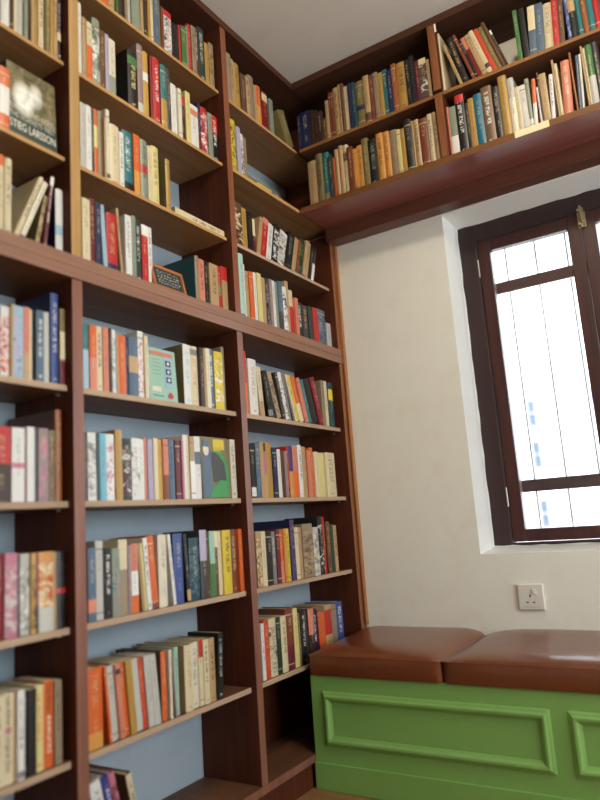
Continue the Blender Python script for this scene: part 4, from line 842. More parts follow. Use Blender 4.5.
 ('R3', -0.1792, 0.0206, 0.1643, 17.1, 'black', 'b:white:.0:.5', '', 0, 0.125, 0.0277, 'leaning white-banded black paperback right of black one, right bay, third shelf from top'),
 ('R4', -0.6734, 0.0286, 0.2376, 0.0, 'light_mint', 'b:slate_blue:.03:.08', '', 1, 0.15, 0.0227, 'tall slate-blue-banded light-mint hardback before white, right bay, shelf on rail'),
 ('R4', -0.6442, 0.0129, 0.206, 0.0, 'white', '', '', 1, 0.15, 0.0288, 'white hardback between light-mint and tan, right bay, shelf on rail'),
 ('R4', -0.6306, 0.017, 0.1861, 0.0, 'tan', '', '', 0, 0.106, 0.0304, 'tan paperback between white and orange, right bay, shelf on rail'),
 ('R4', -0.613, 0.0253, 0.1894, 0.0, 'orange', '', '', 0, 0.108, 0.0262, 'orange paperback between tan and white, right bay, shelf on rail'),
 ('R4', -0.5872, 0.0166, 0.1924, 0.0, 'white', '', '', 0, 0.108, 0.0265, 'white paperback between orange and pale-yellow, right bay, shelf on rail'),
 ('R4', -0.57, 0.0251, 0.1942, 0.0, 'pale_yellow', '', '', 0, 0.117, 0.0225, 'pale-yellow paperback between white and tan, right bay, shelf on rail'),
 ('R4', -0.5443, 0.0308, 0.1864, 0.0, 'tan', '', '', 1, 0.149, 0.0258, 'tan hardback between pale-yellow and dark-grey, right bay, shelf on rail'),
 ('R4', -0.5129, 0.0207, 0.1907, 0.0, 'dark_grey', 'p:grey:black', '', 0, 0.116, 0.0274, 'picture-spined dark-grey paperback between tan and mauve, right bay, shelf on rail'),
 ('R4', -0.4916, 0.0189, 0.1934, 0.0, 'mauve', '', '', 0, 0.112, 0.0246, 'mauve paperback between dark-grey and white, right bay, shelf on rail'),
 ('R4', -0.4721, 0.0192, 0.1935, 0.0, 'white', '', '', 0, 0.118, 0.027, 'white paperback between mauve and grey-green, right bay, shelf on rail'),
 ('R4', -0.4523, 0.0183, 0.1942, 0.0, 'grey_green', '', '', 0, 0.111, 0.0284, 'grey-green paperback between white and slate-blue, right bay, shelf on rail'),
 ('R4', -0.4334, 0.0277, 0.2009, 0.0, 'slate_blue', 's:dark_grey:.4', '', 1, 0.15, 0.0221, 'dark-grey-bottomed slate-blue hardback between grey-green and white, right bay, shelf on rail'),
 ('R4', -0.4051, 0.0282, 0.1865, 0.0, 'white', 'p:black:white', '', 1, 0.131, 0.0224, 'picture-spined white hardback between slate-blue and tan, right bay, shelf on rail'),
 ('R4', -0.3763, 0.0241, 0.2184, 0.0, 'tan', '', '', 1, 0.15, 0.0288, 'tall tan hardback between white and cream, right bay, shelf on rail'),
 ('R4', -0.3517, 0.0281, 0.1883, 0.0, 'cream', 's:red:.65', '', 1, 0.135, 0.0301, 'red-bottomed cream hardback between tan and salmon, right bay, shelf on rail'),
 ('R4', -0.323, 0.0213, 0.1624, 0.0, 'salmon', '', '', 0, 0.12, 0.0225, 'short salmon paperback between cream and black, right bay, shelf on rail'),
 ('R4', -0.3011, 0.0391, 0.1537, 0.0, 'black', 't:white', '', 0, 0.125, 0.0305, 'short white-lettered black paperback between salmon and dark-grey, right bay, shelf on rail'),
 ('R4', -0.2614, 0.0376, 0.1492, 0.0, 'dark_grey', 't:salmon', '', 0, 0.106, 0.0301, 'short salmon-lettered dark-grey paperback between black and dark-green, right bay, shelf on rail'),
 ('R4', -0.2232, 0.0306, 0.1535, 0.0, 'dark_green', '', '', 0, 0.114, 0.0263, 'short dark-green paperback between dark-grey and red, right bay, shelf on rail'),
 ('R4', -0.192, 0.0407, 0.1552, 0.0, 'red', '', '', 0, 0.124, 0.0242, 'short red paperback between dark-green and slate-blue, right bay, shelf on rail'),
 ('R4', -0.1507, 0.0683, 0.1615, 0.0, 'slate_blue', 'p:navy:grey', '', 0, 0.115, 0.0304, 'short picture-spined slate-blue paperback between red and pale-grey, right bay, shelf on rail'),
 ('R4', -0.0818, 0.035, 0.1132, 0.0, 'pale_grey', '', '', 0, 0.119, 0.0262, 'short pale-grey paperback right of slate-blue one, right bay, shelf on rail'),
 ('R5', -0.6647, 0.0121, 0.2174, 0.0, 'red', 's:orange:.5', '', 1, 0.15, 0.0294, 'tall orange-bottomed red hardback first in row, before white, right bay, first shelf below rail'),
 ('R5', -0.652, 0.0469, 0.1933, 0.0, 'white', 't:tan', '', 1, 0.14, 0.023, 'thick tan-lettered white hardback between red and cream, right bay, first shelf below rail'),
 ('R5', -0.591, 0.025, 0.173, -4.5, 'cream', 's:tan:.3', '', 0, 0.117, 0.0261, 'tan-bottomed cream paperback between white and black, right bay, first shelf below rail'),
 ('R5', -0.5475, 0.03, 0.164, -10.7, 'black', 'b:grey:.02:.15', '', 0, 0.109, 0.0225, 'leaning grey-banded black paperback between cream and grey, right bay, first shelf below rail'),
 ('R5', -0.4965, 0.006, 0.1703, -17.5, 'grey', '', '', 0, 0.116, 0.0231, 'leaning grey paperback between black and tan, right bay, first shelf below rail'),
 ('R5', -0.4899, 0.0334, 0.1682, -17.5, 'tan', 'p:brown:grey', '', 1, 0.136, 0.028, 'leaning picture-spined tan hardback between grey and dark-grey, right bay, first shelf below rail'),
 ('R5', -0.456, 0.0188, 0.1719, -13.5, 'dark_grey', '', '', 0, 0.114, 0.0244, 'leaning dark-grey paperback between tan and white, right bay, first shelf below rail'),
 ('R5', -0.4365, 0.0235, 0.175, -13.5, 'white', 'p:dark_grey:white', '', 0, 0.117, 0.0258, 'leaning picture-spined white paperback between dark-grey and grey, right bay, first shelf below rail'),
 ('R5', -0.4124, 0.0161, 0.1754, -13.5, 'grey', '', '', 0, 0.121, 0.0268, 'leaning grey paperback between white and navy, right bay, first shelf below rail'),
 ('R5', -0.385, 0.0078, 0.1758, -16.9, 'navy', '', '', 0, 0.125, 0.0306, 'leaning navy paperback between grey and cream, right bay, first shelf below rail'),
 ('R5', -0.3766, 0.0153, 0.1773, -16.9, 'cream', '', '', 0, 0.12, 0.0241, 'leaning cream paperback between navy and yellow, right bay, first shelf below rail'),
 ('R5', -0.3607, 0.0248, 0.1755, -16.9, 'yellow', '', '', 0, 0.107, 0.03, 'leaning yellow paperback between cream and orange, right bay, first shelf below rail'),
 ('R5', -0.3353, 0.03, 0.1771, -16.9, 'orange', 'b:cream:0:.4', '', 1, 0.145, 0.0276, 'leaning cream-banded orange hardback between yellow and salmon, right bay, first shelf below rail'),
 ('R5', -0.3048, 0.0257, 0.1728, -16.9, 'salmon', '', '', 0, 0.112, 0.0244, 'leaning salmon paperback between orange and teal, right bay, first shelf below rail'),
 ('R5', -0.2784, 0.0311, 0.1698, -16.9, 'teal', '', '', 1, 0.142, 0.0271, 'leaning teal hardback between salmon and black, right bay, first shelf below rail'),
 ('R5', -0.2467, 0.0495, 0.1759, -16.9, 'black', '', '', 1, 0.14, 0.0277, 'leaning black hardback between teal and dark-red, right bay, first shelf below rail'),
 ('R5', -0.1966, 0.0354, 0.1898, -16.9, 'dark_red', 't:pink', '', 1, 0.144, 0.0237, 'leaning pink-lettered dark-red hardback between black and grey, right bay, first shelf below rail'),
 ('R5', -0.1606, 0.0243, 0.1863, 0.0, 'grey_tan', '', '', 0, 0.11, 0.0308, 'grey-tan paperback between dark-red and cream, right bay, first shelf below rail'),
 ('R5', -0.1356, 0.0207, 0.1863, 0.0, 'cream', '', '', 0, 0.123, 0.0299, 'cream paperback between grey-tan and dark-teal, right bay, first shelf below rail'),
 ('R5', -0.1143, 0.036, 0.1823, 0.0, 'dark_teal', 'b:yellow:.6:.85', '', 1, 0.126, 0.0225, 'thick yellow-banded dark-teal hardback right of cream one, right bay, first shelf below rail'),
 ('R6', -0.6677, 0.0248, 0.1739, 0.0, 'black', 'b:white:.03:.2', '', 0, 0.11, 0.0258, 'white-banded black paperback first in row, before slate-blue, right bay, second shelf below rail'),
 ('R6', -0.6422, 0.0247, 0.182, 0.0, 'slate_blue', '', '', 0, 0.117, 0.0229, 'slate-blue paperback between black and tan, right bay, second shelf below rail'),
 ('R6', -0.6169, 0.0213, 0.1868, 0.0, 'tan', '', '', 0, 0.116, 0.0227, 'tan paperback between slate-blue and pink, right bay, second shelf below rail'),
 ('R6', -0.595, 0.0227, 0.158, 0.0, 'pink', 's:tan:.5', '', 0, 0.107, 0.0281, 'tan-bottomed pink paperback between tan and mustard, right bay, second shelf below rail'),
 ('R6', -0.5717, 0.0331, 0.1878, 0.0, 'mustard', '', '', 1, 0.139, 0.0277, 'mustard hardback between pink and navy, right bay, second shelf below rail'),
 ('R6', -0.538, 0.0257, 0.1724, 0.0, 'navy', '', '', 0, 0.112, 0.0263, 'navy paperback between mustard and white, right bay, second shelf below rail'),
 ('R6', -0.5117, 0.02, 0.1679, 0.0, 'white', '', '', 0, 0.109, 0.0251, 'white paperback between navy and brown, right bay, second shelf below rail'),
 ('R6', -0.4911, 0.0203, 0.1631, 0.0, 'brown', '', '', 0, 0.12, 0.0295, 'brown paperback between white and mauve, right bay, second shelf below rail'),
 ('R6', -0.4702, 0.0174, 0.1629, 0.0, 'mauve', '', '', 0, 0.106, 0.0231, 'mauve paperback between brown and red, right bay, second shelf below rail'),
 ('R6', -0.4522, 0.0133, 0.1799, 0.0, 'red', 's:maroon:.2', '', 0, 0.121, 0.0276, 'maroon-bottomed red paperback between mauve and amber, right bay, second shelf below rail'),
 ('R6', -0.4382, 0.0277, 0.1837, 0.0, 'amber', 'b:purple:.5:1', '', 1, 0.144, 0.0239, 'purple-banded amber hardback between red and salmon, right bay, second shelf below rail'),
 ('R6', -0.41, 0.035, 0.1822, 0.0, 'salmon', 's:orange:.5', '', 1, 0.136, 0.0243, 'thick orange-bottomed salmon hardback between amber and white, right bay, second shelf below rail'),
 ('R6', -0.3744, 0.0267, 0.1902, 0.0, 'white', 't:slate_blue', '', 1, 0.145, 0.0253, 'slate-blue-lettered white hardback between salmon and tan, right bay, second shelf below rail'),
 ('R6', -0.3471, 0.0365, 0.1868, 0.0, 'tan', '', '', 1, 0.141, 0.0309, 'thick tan hardback between white and salmon, right bay, second shelf below rail'),
 ('R6', -0.31, 0.0231, 0.1738, 0.0, 'salmon', '', '', 0, 0.112, 0.0269, 'salmon paperback between tan and orange, right bay, second shelf below rail'),
 ('R6', -0.2863, 0.0271, 0.1857, 0.0, 'orange', '', '', 1, 0.144, 0.0303, 'orange hardback between salmon and cream, right bay, second shelf below rail'),
 ('R6', -0.2586, 0.0289, 0.1712, 0.0, 'cream', '', '', 1, 0.136, 0.0253, 'cream hardback between orange and pale-yellow, right bay, second shelf below rail'),
 ('R6', -0.2291, 0.0498, 0.1694, 0.0, 'pale_yellow', '', '', 1, 0.127, 0.0299, 'thick pale-yellow hardback between cream and cream, right bay, second shelf below rail'),
 ('R6', -0.1787, 0.0715, 0.1717, 0.0, 'cream', 't:olive', '', 1, 0.127, 0.0227, 'thick olive-lettered cream hardback right of pale-yellow one, right bay, second shelf below rail'),
 ('R7', -0.6626, 0.0256, 0.1763, 0.0, 'tan', 'p:cream:brown', '', 0, 0.116, 0.0264, 'picture-spined tan paperback first in row, before cream, right bay, third shelf below rail'),
 ('R7', -0.6364, 0.0245, 0.175, 0.0, 'cream', '', '', 0, 0.119, 0.0247, 'cream paperback between tan and black, right bay, third shelf below rail'),
 ('R7', -0.6112, 0.0346, 0.1737, 0.0, 'black', '', '', 1, 0.144, 0.0227, 'thick black hardback between cream and grey, right bay, third shelf below rail'),
 ('R7', -0.576, 0.0238, 0.1719, 0.0, 'grey', 't:pale_grey', '', 0, 0.109, 0.028, 'pale-grey-lettered grey paperback between black and maroon, right bay, third shelf below rail'),
 ('R7', -0.5516, 0.0222, 0.1773, 0.0, 'maroon', '', '', 0, 0.107, 0.0247, 'maroon paperback between grey and orange, right bay, third shelf below rail'),
 ('R7', -0.5288, 0.0216, 0.1751, 0.0, 'orange', 's:salmon:.4', '', 0, 0.119, 0.0282, 'salmon-bottomed orange paperback between maroon and amber, right bay, third shelf below rail'),
 ('R7', -0.5067, 0.0168, 0.1768, 0.0, 'amber', '', '', 0, 0.111, 0.0233, 'amber paperback between orange and yellow, right bay, third shelf below rail'),
 ('R7', -0.4893, 0.0275, 0.1771, 0.0, 'yellow', 't:olive', '', 1, 0.134, 0.0285, 'olive-lettered yellow hardback between amber and purple, right bay, third shelf below rail'),
 ('R7', -0.4612, 0.027, 0.2061, 0.0, 'purple', '', 'navy', 1, 0.163, 0.0231, 'tall purple hardback between yellow and cream, right bay, third shelf below rail'),
 ('R7', -0.4336, 0.0243, 0.1791, 0.0, 'cream', '', '', 0, 0.119, 0.0271, 'cream paperback between purple and tan, right bay, third shelf below rail'),
 ('R7', -0.4088, 0.0303, 0.178, 0.0, 'tan', '', '', 1, 0.148, 0.0305, 'tan hardback between cream and grey-tan, right bay, third shelf below rail'),
 ('R7', -0.3779, 0.069, 0.1883, 0.0, 'grey_tan', 'p:tan:brown', '', 1, 0.148, 0.0259, 'thick patterned grey-tan hardback between tan and pale-grey, right bay, third shelf below rail'),
 ('R7', -0.3083, 0.0373, 0.1734, 0.0, 'pale_grey', 'p:grey:cream', '', 1, 0.145, 0.0247, 'thick patterned pale-grey hardback between grey-tan and black, right bay, third shelf below rail'),
 ('R7', -0.2704, 0.0358, 0.2114, 0.0, 'black', 'p:black:white', '', 1, 0.15, 0.0256, 'tall picture-spined black hardback between pale-grey and red, right bay, third shelf below rail'),
 ('R7', -0.234, 0.0192, 0.209, 0.0, 'red', '', '', 1, 0.15, 0.0301, 'tall red hardback between black and brown, right bay, third shelf below rail'),
 ('R7', -0.2142, 0.0258, 0.1909, 0.0, 'brown', 't:mustard', '', 0, 0.11, 0.0253, 'mustard-lettered brown paperback between red and dark-green, right bay, third shelf below rail'),
 ('R7', -0.1878, 0.0262, 0.1804, 0.0, 'dark_green', '', '', 0, 0.112, 0.0253, 'dark-green paperback between brown and tan, right bay, third shelf below rail'),
 ('R7', -0.161, 0.0293, 0.1749, 0.0, 'tan', 't:brown', '', 1, 0.135, 0.0255, 'brown-lettered tan hardback right of dark-green one, right bay, third shelf below rail'),
 ('R8', -0.663, 0.0162, 0.1705, 0.0, 'white', 't:red', '', 0, 0.109, 0.0271, 'red-lettered white paperback first in row, before red-orange, right bay, shelf beside cushion'),
 ('R8', -0.6462, 0.029, 0.1776, 0.0, 'red_orange', '', '', 1, 0.145, 0.0269, 'red-orange hardback between white and cream, right bay, shelf beside cushion'),
 ('R8', -0.6166, 0.0387, 0.1779, 0.0, 'cream', 'p:grey:dark_grey', '', 1, 0.146, 0.0271, 'thick picture-spined cream hardback between red-orange and dark-green, right bay, shelf beside cushion'),
 ('R8', -0.5773, 0.0241, 0.1768, 0.0, 'dark_green', '', '', 0, 0.109, 0.0288, 'dark-green paperback between cream and cream, right bay, shelf beside cushion'),
 ('R8', -0.5526, 0.0322, 0.1766, 0.0, 'cream', 't:olive', '', 1, 0.147, 0.0245, 'olive-lettered cream hardback between dark-green and red-brown, right bay, shelf beside cushion'),
 ('R8', -0.5198, 0.0437, 0.1961, 0.0, 'red_brown', 's:maroon:.4', '', 1, 0.126, 0.0266, 'tall maroon-bottomed red-brown hardback between cream and pale-yellow, right bay, shelf beside cushion'),
 ('R8', -0.4755, 0.0261, 0.1908, 0.0, 'pale_yellow', '', '', 0, 0.116, 0.0271, 'pale-yellow paperback between red-brown and olive, right bay, shelf beside cushion'),
 ('R8', -0.4488, 0.0145, 0.1729, 0.0, 'olive', '', '', 0, 0.124, 0.0279, 'olive paperback between pale-yellow and black, right bay, shelf beside cushion'),
 ('R8', -0.4338, 0.029, 0.1786, 0.0, 'black', 't:white', '', 1, 0.145, 0.0226, 'white-lettered black hardback between olive and dark-grey, right bay, shelf beside cushion'),
 ('R8', -0.4042, 0.0191, 0.1717, 0.0, 'dark_grey', '', '', 0, 0.116, 0.0291, 'dark-grey paperback between black and dark-brown, right bay, shelf beside cushion'),
 ('R8', -0.3844, 0.0376, 0.1769, 0.0, 'dark_brown', 'b:salmon:.5:1', '', 1, 0.127, 0.0227, 'thick salmon-banded dark-brown hardback between dark-grey and navy, right bay, shelf beside cushion'),
 ('R8', -0.3462, 0.0254, 0.1714, 0.0, 'navy', 't:white', '', 0, 0.12, 0.0301, 'white-lettered navy paperback between dark-brown and dark-red, right bay, shelf beside cushion'),
 ('R8', -0.3202, 0.0082, 0.165, 0.0, 'dark_red', '', '', 0, 0.107, 0.0277, 'thin dark-red paperback between navy and orange, right bay, shelf beside cushion'),
 ('R8', -0.3114, 0.0419, 0.1511, 0.0, 'orange', '', '', 0, 0.108, 0.0287, 'short orange paperback between dark-red and tan, right bay, shelf beside cushion'),
 ('R8', -0.269, 0.0478, 0.1727, 0.0, 'tan', 'b:red:.4:.9', '', 1, 0.141, 0.0242, 'thick red-banded tan hardback between orange and grey-tan, right bay, shelf beside cushion'),
 ('R8', -0.2205, 0.041, 0.1677, 0.0, 'grey_tan', '', '', 0, 0.109, 0.0289, 'thick grey-tan paperback between tan and blue, right bay, shelf beside cushion'),
 ('R8', -0.1789, 0.0521, 0.1718, 0.0, 'blue', 't:white', '', 1, 0.138, 0.0289, 'thick white-lettered blue hardback right of grey-tan one, right bay, shelf beside cushion'),
 ('O1', 0.002, 0.0131, 0.1541, 0.0, 'navy', '', '', 0, 0.113, 0.0214, 'short navy paperback first in row, before navy, upper high shelf by corner'),
 ('O1', 0.0157, 0.0458, 0.1617, 0.0, 'navy', '', '', 0, 0.124, 0.0237, 'short navy paperback between navy and dark-brown, upper high shelf by corner'),
 ('O1', 0.0621, 0.0185, 0.1548, 0.0, 'dark_brown', '', '', 0, 0.115, 0.0228, 'short dark-brown paperback between navy and dark-brown, upper high shelf by corner'),
 ('O1', 0.0812, 0.0165, 0.1469, 0.0, 'dark_brown', 't:brown', '', 0, 0.119, 0.024, 'brown-lettered dark-brown paperback between dark-brown and dark-brown, upper high shelf by corner'),
 ('O1', 0.0983, 0.0201, 0.1338, 0.0, 'dark_brown', '', '', 0, 0.123, 0.0219, 'short dark-brown paperback between dark-brown and brown, upper high shelf by corner'),
 ('O1', 0.119, 0.0169, 0.0955, 0.0, 'brown', '', '', 0, 0.122, 0.0237, 'short brown paperback between dark-brown and tan, upper high shelf by corner'),
 ('O1', 0.1364, 0.0149, 0.1688, 0.0, 'tan', '', '', 0, 0.122, 0.0246, 'tan paperback between brown and red-brown, upper high shelf by corner'),
 ('O1', 0.1519, 0.0105, 0.1981, 0.0, 'red_brown', '', '', 1, 0.146, 0.0252, 'red-brown hardback between tan and red-brown, upper high shelf by corner'),
 ('O1', 0.163, 0.0111, 0.1964, 0.0, 'red_brown', '', '', 0, 0.124, 0.0235, 'red-brown paperback between red-brown and tan, upper high shelf by corner'),
 ('O1', 0.1747, 0.0256, 0.2075, 0.0, 'tan', 't:brown', '', 1, 0.15, 0.024, 'brown-lettered tan hardback between red-brown and tan, upper high shelf by corner'),
 ('O1', 0.2009, 0.0091, 0.2127, 0.0, 'tan', 't:navy', '', 1, 0.15, 0.022, 'thin navy-lettered tan hardback between tan and brown, upper high shelf by corner'),
 ('O1', 0.2106, 0.0133, 0.2115, 0.0, 'brown', '', '', 1, 0.15, 0.02, 'brown hardback between tan and cream, upper high shelf by corner'),
 ('O1', 0.2244, 0.0191, 0.1947, 0.0, 'cream', '', '', 0, 0.12, 0.0259, 'cream paperback between brown and navy, upper high shelf by corner'),
 ('O1', 0.2442, 0.0154, 0.1967, 0.0, 'navy', '', '', 0, 0.113, 0.0202, 'navy paperback between cream and dark-teal, upper high shelf by corner'),
 ('O1', 0.2602, 0.0148, 0.1944, 0.0, 'dark_teal', '', '', 0, 0.109, 0.022, 'dark-teal paperback between navy and olive, upper high shelf by corner'),
 ('O1', 0.2756, 0.0345, 0.1917, 0.0, 'olive', 'b:navy:.35:.45', '', 1, 0.132, 0.0258, 'thick navy-banded olive hardback between dark-teal and tan, upper high shelf by corner'),
 ('O1', 0.3107, 0.0254, 0.1994, 0.0, 'tan', 'b:brown:.03:.2', '', 1, 0.126, 0.0212, 'brown-banded tan hardback between olive and red-brown, upper high shelf by corner'),
 ('O1', 0.3367, 0.02, 0.1938, 0.0, 'red_brown', '', '', 0, 0.107, 0.0235, 'red-brown paperback between tan and grey-tan, upper high shelf by corner'),
 ('O1', 0.3573, 0.0187, 0.1933, 0.0, 'grey_tan', '', '', 0, 0.121, 0.0203, 'grey-tan paperback between red-brown and mustard, upper high shelf by corner'),
 ('O1', 0.3766, 0.0174, 0.1846, 0.0, 'mustard', '', '', 0, 0.106, 0.0222, 'mustard paperback between grey-tan and teal, upper high shelf by corner'),
 ('O1', 0.3946, 0.0184, 0.1909, 0.0, 'teal', '', '', 0, 0.117, 0.0254, 'teal paperback between mustard and navy, upper high shelf by corner'),
 ('O1', 0.4137, 0.0205, 0.1777, 0.0, 'navy', '', '', 0, 0.106, 0.0198, 'navy paperback between teal and amber-brown, upper high shelf by corner'),
 ('O1', 0.4348, 0.0181, 0.1956, 0.0, 'amber_brown', '', '', 0, 0.109, 0.0205, 'amber-brown paperback between navy and mustard, upper high shelf by corner'),
 ('O1', 0.4535, 0.0364, 0.191, 0.0, 'mustard', 't:brown', '', 1, 0.131, 0.024, 'thick brown-lettered mustard hardback between amber-brown and black, upper high shelf by corner'),
 ('O1', 0.4905, 0.0166, 0.187, 0.0, 'black', '', '', 0, 0.117, 0.0206, 'black paperback between mustard and black, upper high shelf by corner'),
 ('O1', 0.5078, 0.0186, 0.196, 0.0, 'black', 't:dark_grey', '', 0, 0.109, 0.021, 'dark-grey-lettered black paperback between black and maroon, upper high shelf by corner'),
 ('O1', 0.527, 0.0169, 0.1673, 0.0, 'maroon', '', '', 0, 0.108, 0.0243, 'short maroon paperback between black and dark-grey, upper high shelf by corner'),
 ('O1', 0.5445, 0.0283, 0.1665, 0.0, 'dark_grey', 'b:cream:.85:1 p:brown:white', '', 0, 0.111, 0.0228, 'short cream-banded dark-grey paperback between maroon and tan, upper high shelf by corner'),
 ('O1', 0.5734, 0.0124, 0.1532, 0.0, 'tan', '', '', 0, 0.121, 0.0224, 'short tan paperback right of dark-grey one, last in row, upper high shelf by corner'),
 ('O2', 0.0323, 0.0406, 0.1988, 0.0, 'tan', '', '', 1, 0.132, 0.0252, 'thick tan hardback first in row, before olive, lower high shelf by corner'),
 ('O2', 0.0736, 0.0279, 0.216, 0.0, 'olive', 't:dark_brown', '', 1, 0.15, 0.0214, 'dark-brown-lettered olive hardback between tan and teal, lower high shelf by corner'),
 ('O2', 0.102, 0.0281, 0.2127, 0.0, 'teal', 's:grey_tan:.18', '', 1, 0.15, 0.0257, 'grey-tan-bottomed teal hardback between olive and dark-grey, lower high shelf by corner'),
 ('O2', 0.1307, 0.0176, 0.1843, 0.0, 'dark_grey', '', '', 0, 0.115, 0.0205, 'dark-grey paperback between teal and orange, lower high shelf by corner'),
 ('O2', 0.149, 0.0096, 0.1757, 0.0, 'orange', '', '', 0, 0.106, 0.0256, 'orange paperback between dark-grey and tan, lower high shelf by corner'),
 ('O2', 0.1592, 0.0174, 0.2052, 0.0, 'tan', '', '', 1, 0.15, 0.0217, 'tan hardback between orange and tan, lower high shelf by corner'),
 ('O2', 0.1772, 0.0195, 0.2149, 0.0, 'tan', 't:salmon', '', 1, 0.15, 0.0226, 'salmon-lettered tan hardback between tan and cream, lower high shelf by corner'),
 ('O2', 0.1973, 0.0194, 0.2118, 0.0, 'cream', 'b:dark_grey:.68:.85 t:tan', '', 1, 0.15, 0.0259, 'dark-grey-banded cream hardback between tan and red-brown, lower high shelf by corner'),
 ('O2', 0.2173, 0.0225, 0.1937, 0.0, 'red_brown', '', '', 0, 0.118, 0.0207, 'red-brown paperback between cream and amber, lower high shelf by corner'),
 ('O2', 0.2404, 0.0179, 0.1767, 0.0, 'amber', '', '', 0, 0.105, 0.0223, 'amber paperback between red-brown and amber, lower high shelf by corner'),
 ('O2', 0.2589, 0.0205, 0.1855, 0.0, 'amber', 't:brown', '', 0, 0.112, 0.0246, 'brown-lettered amber paperback between amber and olive, lower high shelf by corner'),
 ('O2', 0.28, 0.0267, 0.2052, 0.0, 'olive', '', '', 1, 0.15, 0.0232, 'olive hardback between amber and black, lower high shelf by corner'),
 ('O2', 0.3087, 0.035, 0.1883, 0.0, 'black', 't:grey_green', '', 1, 0.129, 0.0201, 'thick grey-green-lettered black hardback between olive and amber, lower high shelf by corner'),
 ('O2', 0.3443, 0.0272, 0.2006, 0.0, 'amber', 't:black', '', 1, 0.15, 0.0208, 'black-lettered amber hardback between black and amber, lower high shelf by corner'),
 ('O2', 0.3721, 0.0247, 0.1985, 0.0, 'amber', 't:brown', '', 1, 0.147, 0.0226, 'brown-lettered amber hardback between amber and grey-tan, lower high shelf by corner'),
 ('O2', 0.3975, 0.0288, 0.1953, 0.0, 'grey_tan', '', '', 1, 0.141, 0.026, 'grey-tan hardback between amber and pale-yellow, lower high shelf by corner'),
 ('O2', 0.4269, 0.0156, 0.1867, 0.0, 'pale_yellow', '', '', 0, 0.11, 0.0227, 'pale-yellow paperback between grey-tan and mustard, lower high shelf by corner'),
 ('O2', 0.4431, 0.0155, 0.1851, 0.0, 'mustard', '', '', 0, 0.108, 0.0244, 'mustard paperback between pale-yellow and black, lower high shelf by corner'),
 ('O2', 0.4592, 0.0281, 0.213, 0.0, 'black', 'p:dark_grey:black', '', 1, 0.15, 0.0247, 'picture-spined black hardback between mustard and tan, lower high shelf by corner'),
 ('O2', 0.4879, 0.0099, 0.1994, 0.0, 'tan', '', '', 1, 0.146, 0.0248, 'tan hardback between black and tan, lower high shelf by corner'),
 ('O2', 0.4984, 0.0203, 0.1975, 0.0, 'tan', 't:dark_grey', '', 1, 0.127, 0.0209, 'dark-grey-lettered tan hardback between tan and red-brown, lower high shelf by corner'),
 ('O2', 0.5193, 0.032, 0.1918, 0.0, 'red_brown', '', '', 1, 0.143, 0.0197, 'red-brown hardback between tan and cream, lower high shelf by corner'),
 ('O2', 0.552, 0.0183, 0.1998, 0.0, 'cream', 't:dark_grey', '', 1, 0.137, 0.0223, 'dark-grey-lettered cream hardback between red-brown and tan, lower high shelf by corner'),
 ('O2', 0.5709, 0.0177, 0.2002, 0.0, 'tan', 't:dark_grey', '', 1, 0.15, 0.0231, 'dark-grey-lettered tan hardback right of cream one, lower high shelf by corner'),
 ('O3', 0.6278, 0.0071, 0.2346, 0.0, 'cream', '', '', 1, 0.15, 0.0211, 'tall cream hardback first in row, before tan, upper high shelf over window'),
 ('O3', 0.6903, 0.0109, 0.1862, -15.0, 'tan', '', '', 0, 0.121, 0.0219, 'leaning tan paperback between cream and black, upper high shelf over window'),
 ('O3', 0.7018, 0.023, 0.1989, -12.5, 'black', 't:tan', '', 1, 0.148, 0.0196, 'leaning tan-lettered black hardback between tan and red-brown, upper high shelf over window'),
 ('O3', 0.7369, 0.0122, 0.2065, -15.7, 'red_brown', '', '', 1, 0.15, 0.0205, 'leaning red-brown hardback between black and black, upper high shelf over window'),
 ('O3', 0.7498, 0.0091, 0.1773, -15.7, 'black', '', '', 0, 0.116, 0.0227, 'leaning black paperback between red-brown and dark-red, upper high shelf over window'),
 ('O3', 0.7594, 0.0138, 0.1825, -15.7, 'dark_red', 'b:salmon:.7:1', '', 0, 0.108, 0.0248, 'leaning salmon-banded dark-red paperback between black and tan, upper high shelf over window'),
 ('O3', 0.7739, 0.0195, 0.1839, -15.7, 'tan', '', '', 0, 0.111, 0.0212, 'leaning tan paperback between dark-red and cream, upper high shelf over window'),
 ('O3', 0.7939, 0.0155, 0.1932, -15.7, 'cream', 'b:dark_grey:.1:.2', '', 0, 0.107, 0.0211, 'leaning dark-grey-banded cream paperback between tan and red-orange, upper high shelf over window'),
 ('O3', 0.81, 0.0163, 0.193, -15.7, 'red_orange', '', '', 0, 0.114, 0.024, 'leaning red-orange paperback between cream and olive, upper high shelf over window'),
 ('O3', 0.827, 0.0148, 0.1932, -15.7, 'olive', '', '', 0, 0.112, 0.0238, 'leaning olive paperback between red-orange and brown, upper high shelf over window'),
 ('O3', 0.8424, 0.0142, 0.2064, -15.7, 'brown', '', '', 1, 0.15, 0.0218, 'leaning brown hardback between olive and dark-brown, upper high shelf over window'),
 ('O3', 0.8572, 0.0072, 0.1654, -15.7, 'dark_brown', 'b:white:.88:1', '', 0, 0.114, 0.0258, 'leaning white-banded dark-brown paperback between brown and green, upper high shelf over window'),
 ('O3', 0.8988, 0.014, 0.1939, 0.0, 'green', '', '', 0, 0.122, 0.0236, 'green paperback between dark-brown and black, upper high shelf over window'),
 ('O3', 0.9192, 0.0181, 0.1884, 0.0, 'black', '', '', 0, 0.105, 0.0216, 'black paperback between green and slate-blue, upper high shelf over window'),
 ('O3', 0.9379, 0.0231, 0.1797, 3.7, 'slate_blue', 'b:cream:.5:1', '', 0, 0.119, 0.0207, 'cream-banded slate-blue paperback between black and slate-blue, upper high shelf over window'),
 ('O3', 0.9616, 0.0249, 0.1784, 3.7, 'slate_blue', '', '', 0, 0.116, 0.0222, 'slate-blue paperback between slate-blue and cream, upper high shelf over window'),
